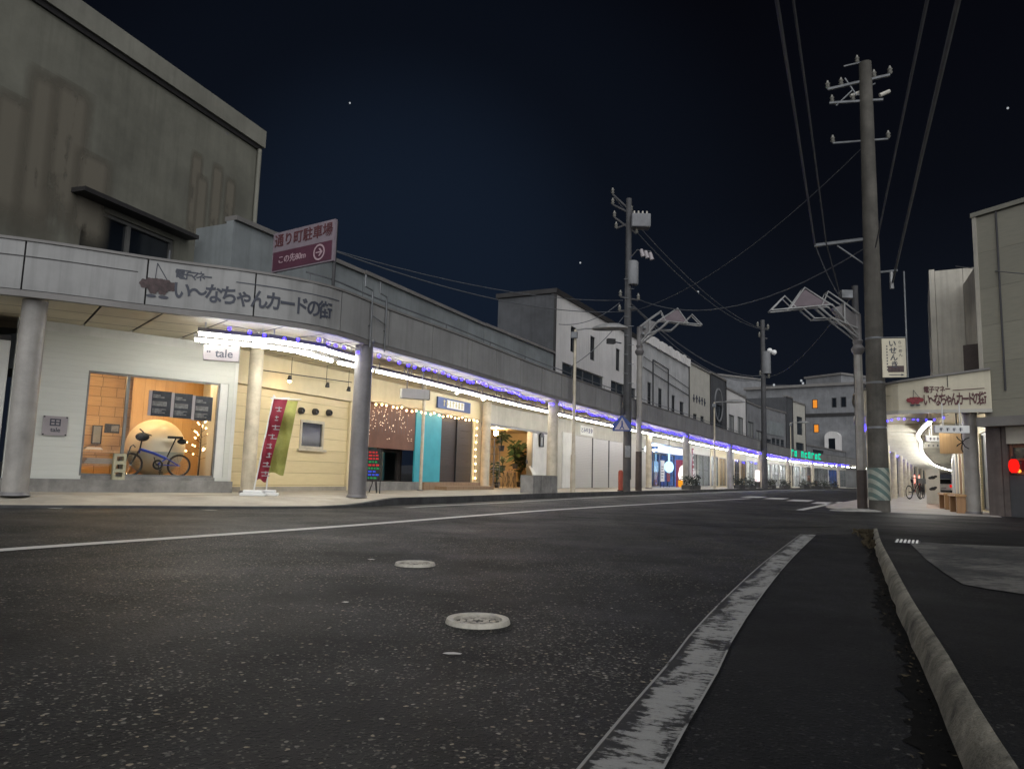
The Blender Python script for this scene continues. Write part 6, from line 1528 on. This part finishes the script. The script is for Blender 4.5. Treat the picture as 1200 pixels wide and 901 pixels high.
# ornamental street posts with mountain shaped frames
def ornament(label, base, rz, s, ztop, low):
    t = thing('ornamental_post', label, 'street post', base, rz); zc = ztop
    MB().cyl((0, 0, 0), (0, 0, low), .125*s**.5, .12*s**.5, 8).build('post_foot', M['brown'], t, True)
    MB().cyl((0, 0, low+.001), (0, 0, zc-.35*s), .115*s**.5, .10*s**.5, 8).build('post_shaft', M['column'], t, True)
    MB().lathe([(.10*s, zc-.36*s), (.15*s, zc-.28*s), (.17*s, zc-.2*s), (.10*s, zc-.1*s), (.13*s, zc), (.10*s, zc+.05*s), (.10*s, zc+.7*s), (.001, zc+.7*s)], n=10).build('capital', M['column_grey'], t, True)
    def P(px, py): return Vector(((1001-px)/45*s, 0, zc+(400-py)/45*s))
    bars = MB()
    for L_ in ([(902, 366), (971, 358.5), (999, 394)], [(902, 366), (917.5, 349), (930, 362)], [(924, 363), (940.5, 338.7), (960, 352), (972, 360)], [(960, 359), (967, 343), (985, 356), (1001, 369)], [(938, 363), (951, 375), (971, 374), (956, 360)], [(955, 361), (999, 397)], [(971, 374), (999, 386)], [(985, 357), (985, 380)]):
        for y in (-.14*s, .14*s): bars.tube([P(*p)+Vector((0, y, 0)) for p in L_], .022*s, 6)
    for p in ((902, 366), (917.5, 349), (940.5, 338.7), (967, 343), (971, 374), (951, 375), (985, 356)): bars.cyl(P(*p)+Vector((0, -.14*s, 0)), P(*p)+Vector((0, .14*s, 0)), .018*s, n=6)
    bars.build('frame_bars', M['steel_lite'], t)
    for y in (-.15*s, .13*s):
        f = MB(); f.plate([P(*p)+Vector((0, y, 0)) for p in ((926, 361.5), (940.5, 341), (959, 353), (969, 358.5))], (0, .02*s, 0)); f.build('mountain_panel', M['mauve'], t)
    f = MB(); f.plate([P(*p)+Vector((0, -.08*s, 0)) for p in ((972, 362), (985, 358), (999, 371), (999, 392), (990, 386))], (0, .16*s, 0)); f.build('root_plate', M['column_grey'], t)
    f = MB(); f.ball(P(994, 372)+Vector((0, -.2*s, 0)), .07*s, 8, 6); f.ball(P(996, 382)+Vector((0, -.2*s, 0)), .07*s, 8, 6); f.build('small_lamp_heads', M['steel'], t, True)
    return t
b = atd(1011, 597, 20.6); b.z = 0; zt = atd(1001, 400, 20.6).z
ornament('ornamental street post with a mountain shaped steel frame beside the big concrete pole', b, math.radians(176), 1.0, zt, 1.0)
q = pq(FP, 748, 1.5, -.22); b = FP.at(q, -.24, ZS-.01)
Db = b.length; zt = atd(745, 405, Db).z-ZS
ornament('ornamental street post with a mountain shaped steel frame next to the dark utility pole', b, math.radians(-8), 1.16*Db/31, zt, 1.6)
# dark utility pole with transformer on the terrace side
q = pq(FP, 734, 1.5, -.26); b = FP.at(q, -.28, ZS-.01); D = b.length
t = thing('utility_pole', 'dark utility pole with a transformer and lamps in front of the white shuttered building', 'utility pole', b)
MB().cyl((0, 0, 0), (0, 0, atd(733, 233, D).z-ZS), .15, .115, 16).build('pole_shaft', M['pole_dark'], t, True)
for pa, pb, ins in (((718, 228), (742, 250), (0, .9)), ((718, 240), (738, 250), (0,)), ((720, 255), (746, 274), (0, 1)), ((722, 268), (737, 262), (0,)), ((727, 348), (748, 352), (0, 1)), ((726, 365), (745, 362), (0,))): arm(t, b, pa, pb, D, .04, ins, m='pole_dark', s=1.3)
p = atd(750.5, 260, D)-b; MB().box(p.x-.38, p.x+.38, p.y-.25, p.y+.25, p.z-.28, p.z+.28).build('switch_box', M['facade_mid'], t, bevel=.04)
f = MB(); [f.cyl((p.x-.25+k*.17, p.y, p.z+.28), (p.x-.25+k*.17, p.y, p.z+.45), .04, .03, 8) for k in range(4)]; f.build('bushing_row', M['off_white'], t)
p = atd(741.5, 320, D)-b; f = MB().lathe([(.001, -.5), (.2, -.5), (.22, -.45), (.22, .4), (.18, .47), (.001, .47)], n=16); f.v = [(p.x+v[0], p.y+v[1]-.05, p.z+v[2]) for v in f.v]; f.build('transformer', M['facade_mid'], t, True)
p = atd(757, 296, D)-b
for k in range(3):
    c = p+Vector((k*.18-.2, 0, .12-k*.06)); MB().cyl(c, c+Vector((.08, -.02, -.3)), .07, .085, 10).build('lamp_head', M['sign_white'], t, True)
MB().tube([Vector((0, 0, p.z-.3)), p-Vector((.35, 0, -.1)), p+Vector((.2, 0, .05))], .025, 6).build('lamp_arm', M['pole_dark'], t)
f = MB(); f.tube([(.13, -.1, .5), (.13, -.1, 3.0), (.11, -.09, 6.5)], .03, 6); f.tube([(-.14, -.05, 3.2), (-.12, -.05, 8.5)], .025, 6); f.build('conduit', M['pole_dark'], t)
f = MB()
for k in range(12): a = .0; z = 4.2+k*.38; f.cyl((-.2 if k % 2 else .0, -.14, z), (.0 if k % 2 else .22, -.14, z), .012, n=5)
f.build('climbing_steps', M['steel'], t)
f = MB().box(-.1, .1, -.22, -.16, 1.3, 1.75); f.build('meter_box', M['steel'], t)
# pedestrian crossing sign on it
p = atd(729, 497, D-.3); o = thing('crossing_sign', 'blue five sided pedestrian crossing sign fixed to the dark utility pole', 'sign', p, -.12)
s = .36; pent = [(-s, -s*.75), (s, -s*.75), (s, .02), (0, s*1.0), (-s, .02)]
MB().plate([(x, 0, z) for x, z in pent], (0, .03, 0)).build('plate', M['sign_blue'], o)
MB().plate([(-s*.8, -.004, -s*.6), (s*.8, -.004, -s*.6), (0, -.004, s*.72)], (0, .003, 0)).build('white_triangle', M['sign_white'], o)
f = MB(); f.ball((0, -.008, .1), .035, 8, 6, (1, .2, 1)); f.plate([(-.03, -.0095, .06), (.04, -.0095, .06), (.03, -.0095, -.06), (.1, -.0095, -.2), (.06, -.0095, -.2), (0, -.0095, -.1), (-.07, -.0095, -.2), (-.11, -.0095, -.2), (-.03, -.0095, -.05)], (0, .003, 0)); f.build('walker_symbol', M['sign_blue'], o)
MB().box(.0, .32, .035, .06, -.02, .03).build('bracket', M['steel'], o)
# street lamps of the terrace
def street_lamp(px, pyt, label, head=True, dpx=None, group=None):
    q = pq(FP, px, 1.5, -.22); b = FP.at(q, -.24, ZS-.01); D = b.length; t = thing('street_lamp', label, 'street lamp', b, math.radians(-20), group)
    h = atd(px+1, pyt, D).z-ZS
    MB().cyl((0, 0, 0), (0, 0, 1.2), .085, .08, 12).build('pole_foot', M['column_cream'], t, True); MB().cyl((0, 0, 1.2), (0, 0, h), .055, .045, 12).build('pole_shaft', M['column_cream'], t, True)
    MB().tube([(0, 0, h-.02), (.35, 0, h+.02), (.75, 0, h+.0)], .025, 6).build('lamp_arm', M['steel_lite'], t, True)
    f = MB().lathe([(.001, .15), (.2, .12), (.36, .02), (.36, -.02), (.3, -.03), (.001, -.05)], n=20); f.v = [(v[0]*1.65+1.15, v[1]*.9, v[2]*1.1+h) for v in f.v]; f.build('lamp_head', M['steel_lite'], t, True)
    f = MB().box(-.1, .1, -.16, -.06, h-.3, h-.1); f.build('control_box', M['steel'], t)
    return t
street_lamp(671, 386, 'tall cream street lamp with an oval unlit head before the white shuttered building')
street_lamp(837, 471, 'cream street lamp with a swept arm before the row of glazed shops')
street_lamp(927, 495, 'farthest thin cream street lamp before the green lit letters')
# far utility pole
q = pq(FP, 896, 1.5, -.3); b = FP.at(q, -.3, ZS-.01); D = b.length
t = thing('utility_pole', 'distant dark utility pole with two bright lamps halfway down the long arcade', 'utility pole', b)
MB().cyl((0, 0, 0), (0, 0, atd(893, 377, D).z), .23, .17, 14).build('pole_shaft', M['pole_dark'], t, True)
for pa, pb, ins in (((888, 383), (900, 386), (0, 1)), ((890, 395), (899, 397), (0,)), ((891, 440), (901, 443), (0, 1))): arm(t, b, pa, pb, D, .06, ins, m='pole_dark', s=2)
for k, (px, py) in enumerate(((902, 411), (907, 413))): p = atd(px, py, D)-b; MB().ball(p, .22, 10, 7).build('lamp_globe', M['plastic_white'], t, True)
p = atd(898, 425, D)-b; f = MB(); f.cyl(p-Vector((0, 0, .9)), p+Vector((0, 0, .9)), .35, n=12); f.build('transformer', M['facade_mid'], t, True); MB().tube([atd(895, 415, D)-b, atd(907, 415, D)-b], .06, 5).build('lamp_arm', M['pole_dark'], t)
p = FP.at(pq(FP, 728, .5, -.35), -.32, ZS); o = thing('orange_post', 'short orange red marker post at the foot of the dark utility pole', 'post', p)
MB().cyl((0, 0, 0), (0, 0, .72), .09, n=14).build('post', M['orange'], o, True); f = MB().lathe([(.09, .72), (.06, .78), (.001, .79)], n=14); f.build('cap', M['orange'], o, True); MB().cyl((0, 0, 0), (0, 0, .04), .12, n=14).build('base', M['black'], o)
p = FP.at(pq(FP, 742, .5, -.3), -.05, ZS); o = leafplant(Fr((p.x, p.y), (p.x+1, p.y)), 0, 0, ZS, .6, 7, .2, 'thin weedy pot plant between the two kerbside poles', seed=8, ls=.14)
# spans of wire between the poles
L1 = atd(733, 240, 30.5); L2 = atd(893, 383, 57)
for k, (a, c, r, s, lab) in enumerate(((atd(720, 232, 30.5), atd(889, 384, 57), .016, .8, 'upper span of wire along the terrace to the distant pole'), (atd(746, 272, 30.5), atd(900, 387, 57), .016, .9, 'second span of wire along the terrace to the distant pole'), (atd(733, 350, 30.5), atd(893, 440, 57), .028, 1.0, 'lower thick span of cable along the terrace to the distant pole'), (atd(745, 362, 30.5), atd(892, 443, 57), .02, 1.2, 'lowest slack span along the terrace to the distant pole'), (atd(746, 350, 30.5), atd(1015, 290, 20.5), .014, 1.0, 'wire crossing the road from the transformer pole to the big pole'), (atd(740, 365, 30.5), atd(1016, 168, 20), .010, .7, 'thin high wire crossing the road to the big pole'), (atd(730, 372, 30.5), atd(668, 430, 26.5), .016, .2, 'service wire from the transformer pole to the white building windows'), (atd(726, 355, 30.5), atd(655, 380, 28.5), .014, .3, 'short service wire to the upper wall of the white building'), (atd(893, 440, 57), atd(1000, 345, 22), .014, .8, 'wire from the distant pole to the ornamental frame'), (atd(733, 365, 30.5), atd(380, 290, 17.2), .016, .5, 'long wire over the low shops from the transformer pole'), (atd(730, 352, 30.5), atd(292, 262, 17.0), .012, .5, 'long high wire from the transformer pole to the corner building'))):
    wire(lab, [a, c], r, sag=s)
# pole-top bracket with little flood lamp on the wall of the white building
p = atd(716, 400, 29.6); o = thing('flood_lamp', 'small dark flood lamp on a cross bracket by the white building', 'lamp', p, .3)
MB().box(-.16, .16, -.1, .1, -.1, .1).build('lamp_body', M['frame_dark'], o); MB().tube([(0, 0, 0), (.5, .1, -.02)], .025, 6).build('arm', M['frame_dark'], o)
# ================================================================== ROAD FURNITURE AND LITTER
def manhole(px, py, r, label):
    p = atz(px, py, .004); o = thing('manhole_cover', label, 'manhole cover', p, .3, 'small manhole covers in the road')
    MB().lathe([(r*.76, -.004), (r*.77, .013), (r*.97, .016), (r, .008), (r*1.02, -.003)], n=48).build('rim', M['iron'], o, True)
    f = MB().lathe([(.0005, .003), (r*.71, .003), (r*.72, -.002), (r*.74, -.002)], n=40); lid = f.build('lid', M['iron_dark'], o, True)
    g = MB()
    for k in range(8):
        a = 2*PI*k/8; c, s = math.cos(a), math.sin(a)
        for rr, w in ((.25, .05), (.46, .06), (.62, .035)):
            x, y = c*rr*r, s*rr*r; a2 = a+(.5 if rr == .46 else 0)
            x, y = math.cos(a2)*rr*r, math.sin(a2)*rr*r
            g.cyl((x, y, .003), (x, y, .007), w*r*1.6, w*r*1.3, 8)
    for rr in (.33, .54, .69):
        g.lathe([((rr-.02)*r, .003), ((rr-.015)*r, .0065), ((rr+.015)*r, .0065), ((rr+.02)*r, .003)], n=40)
    g.build('raised_pattern', M['iron_mid'], lid, True)
    return o
manhole(560, 728.5, .138, 'small cast iron cover with a bright raised rim, nearer the camera')
manhole(486.5, 661.5, .138, 'small pale cast iron cover farther up the road')
for k, (px, py, sx, sy) in enumerate(((530, 765, .035, .02), (405, 705, .022, .018), (435, 655, .03, .02), (66, 595.5, .12, .05), (246, 597.4, .14, .04))):
    p = atz(px, py, .006); r = random.Random(k); n = 9
    o = MB().poly([(sx*r.uniform(.6, 1.1)*math.cos(2*PI*i/n), sy*r.uniform(.6, 1.1)*math.sin(2*PI*i/n), 0) for i in range(n)]).build('paint_fleck', M['line_white']); o.location = p
    tag(o, ('white fleck of paint just below the nearer cover', 'small pale fleck between the covers and the open road', 'white fleck by the centre line', 'pale dash by the kerb before the first column', 'pale dash by the kerb before the banners')[k], 'paint fleck')
# grate bars at the pavement corner
p = atz(1064, 635, .101); o = thing('drain_grate', 'short row of white bars of a drain grate at the edge of the concrete apron', 'grate', p, -.52)
f = MB(); [f.box(-.10+k*.034, -.084+k*.034, -.16, .2, 0, .012) for k in range(6)]; f.build('bars', M['plastic_white'], o); MB().box(-.115, .105, -.19, .23, -.004, .002).build('pit', M['black'], o)
# gutter debris and dry grass
m = MB(); r = random.Random(31)
for k in range(800):
    q = r.uniform(.8, KERB.L-.1); t = .02+abs(r.gauss(0, .045)); c = KERB.at(q, t, .006+.012*r.random()); s = r.uniform(.002, .010); a = r.uniform(0, 2*PI); d = Vector((math.cos(a), math.sin(a), r.uniform(-.4, .4)))*s; e = Vector((-math.sin(a), math.cos(a), r.uniform(-.5, .5)))*s*r.uniform(.3, .8)
    m.poly([c-d, c+e, c+d, c-e*.7])
tag(m.build('gutter_debris', M['dead']), kind='stuff')
m = MB(); n = 400
for i in range(n+1):
    q = .5+(KERB.L-.6)*i/n; w = .062+.02*math.sin(q*3)+.012*math.sin(q*11)+.012*math.sin(q*37)+.008*math.sin(q*71); m.v += [tuple(KERB.at(q, .0, .0065)), tuple(KERB.at(q, .02+w, .0065))]
    if i: m.f.append((2*i-2, 2*i-1, 2*i+1, 2*i))
S_(m.build('gutter_dirt', M['soil']))
m = MB()
for k in range(420):
    cl = ((KERB.L-.15, .08, .22), (KERB.L-1.0, .04, .2), (KERB.L-2.2, .03, .3))[r.choice((0, 0, 0, 1, 1, 2))]
    q = cl[0]+r.gauss(0, cl[2]*.6); q = min(max(q, .5), KERB.L+.1); c = KERB.at(min(q, KERB.L-.01), .03+abs(r.gauss(0, cl[1])), .006)
    h = r.uniform(.02, .08); a = r.uniform(0, 2*PI); l = Vector((math.cos(a), math.sin(a), 0)); w = Vector((-l.y, l.x, 0))*.003
    m.poly([c-w, c+w, c+l*h*.4+Vector((0, 0, h*.8))+w*.7, c+l*h*.9+Vector((0, 0, h*.7)), c+l*h*.4+Vector((0, 0, h*.8))-w*.7])
tag(m.build('dry_grass', M['dead']), kind='stuff')
# the low mound of earth at the pole feet across the side street
m = MB().ball((0, 0, 0), .5, 14, 8, (1.3, .5, .14)); o = m.build('kerb_ramp', M['concrete'], None, True); o.location = atd(1003, 597, 19.6).xy.to_3d(); tag(o, 'low rounded concrete lump at the foot of the ornamental post', 'concrete lump')
# ================================================================== CAMERA, SKY, LIGHT
cam = bpy.data.cameras.new('camera'); co = bpy.data.objects.new('camera', cam); COL.objects.link(co)
cr, sr, cp, sp = math.cos(ROL), math.sin(ROL), math.cos(PIT), math.sin(PIT)
X = Vector((1, 0, 0)); Uw = Vector((0, -sp, cp)); Fw = Vector((0, cp, sp))
R_ = X*cr+Uw*sr; U_ = X*(-sr)+Uw*cr
co.matrix_world = Matrix(((R_.x, U_.x, -Fw.x, 0), (R_.y, U_.y, -Fw.y, 0), (R_.z, U_.z, -Fw.z, CH), (0, 0, 0, 1)))
cam.sensor_width = 36; cam.lens = 36*FPX/1200; cam.clip_start = .02; cam.clip_end = 5000
sc.camera = co
w = bpy.data.worlds.new('World'); sc.world = w; w.use_nodes = True; nt = w.node_tree; nt.nodes.clear()
tc = nt.nodes.new('ShaderNodeTexCoord'); sx = nt.nodes.new('ShaderNodeSeparateXYZ'); nt.links.new(tc.outputs['Generated'], sx.inputs[0])
rp_ = nt.nodes.new('ShaderNodeValToRGB'); nt.links.new(sx.outputs['Z'], rp_.inputs[0]); el = rp_.color_ramp.elements
el[0].position = .0; el[0].color = (.0058, .0078, .0125, 1); el[1].position = .62; el[1].color = (.0012, .0013, .0024, 1)
e = el.new(.18); e.color = (.0042, .0057, .0098, 1); e = el.new(.34); e.color = (.0024, .0030, .0052, 1)
gd = ray(470, 330).normalized(); dp = N(nt, 'ShaderNodeVectorMath', operation='DOT_PRODUCT'); nt.links.new(tc.outputs['Generated'], dp.inputs[0]); dp.inputs[1].default_value = gd  # bluish lens glow painted into the sky around this direction
gl_ = ramp(nt, dp.outputs['Value'], [(.86, 0), (.95, .25), (1.0, 1)], 'EASE')
ad_ = mixc(nt, gl_, rp_.outputs[0], (.0055, .0095, .0185))
bg = nt.nodes.new('ShaderNodeBackground'); nt.links.new(ad_, bg.inputs[0]); bg.inputs[1].default_value = .6
ow_ = nt.nodes.new('ShaderNodeOutputWorld'); nt.links.new(bg.outputs[0], ow_.inputs[0])
sl = bpy.data.lights.new('night_glow', 'SUN'); sl.energy = 1.75; sl.angle = math.radians(110); sl.color = (.97, .98, 1.0)
so_ = bpy.data.objects.new('night_glow', sl); COL.objects.link(so_)
d = Vector((-.08, 1.0, -.55)); so_.rotation_euler = d.to_track_quat('-Z', 'Y').to_euler(); so_.location = (0, -5, 12)
sc.view_settings.view_transform = 'Standard'; sc.view_settings.look = 'None'; sc.view_settings.exposure = 1.0; sc.view_settings.gamma = 1
sc.cycles.use_denoising = True; sc.cycles.max_bounces = 5; sc.cycles.diffuse_bounces = 3; sc.cycles.glossy_bounces = 3; sc.cycles.transparent_max_bounces = 8
sc.cycles.sample_clamp_indirect = 4; sc.cycles.sample_clamp_direct = 0; sc.cycles.caustics_reflective = False; sc.cycles.caustics_refractive = False
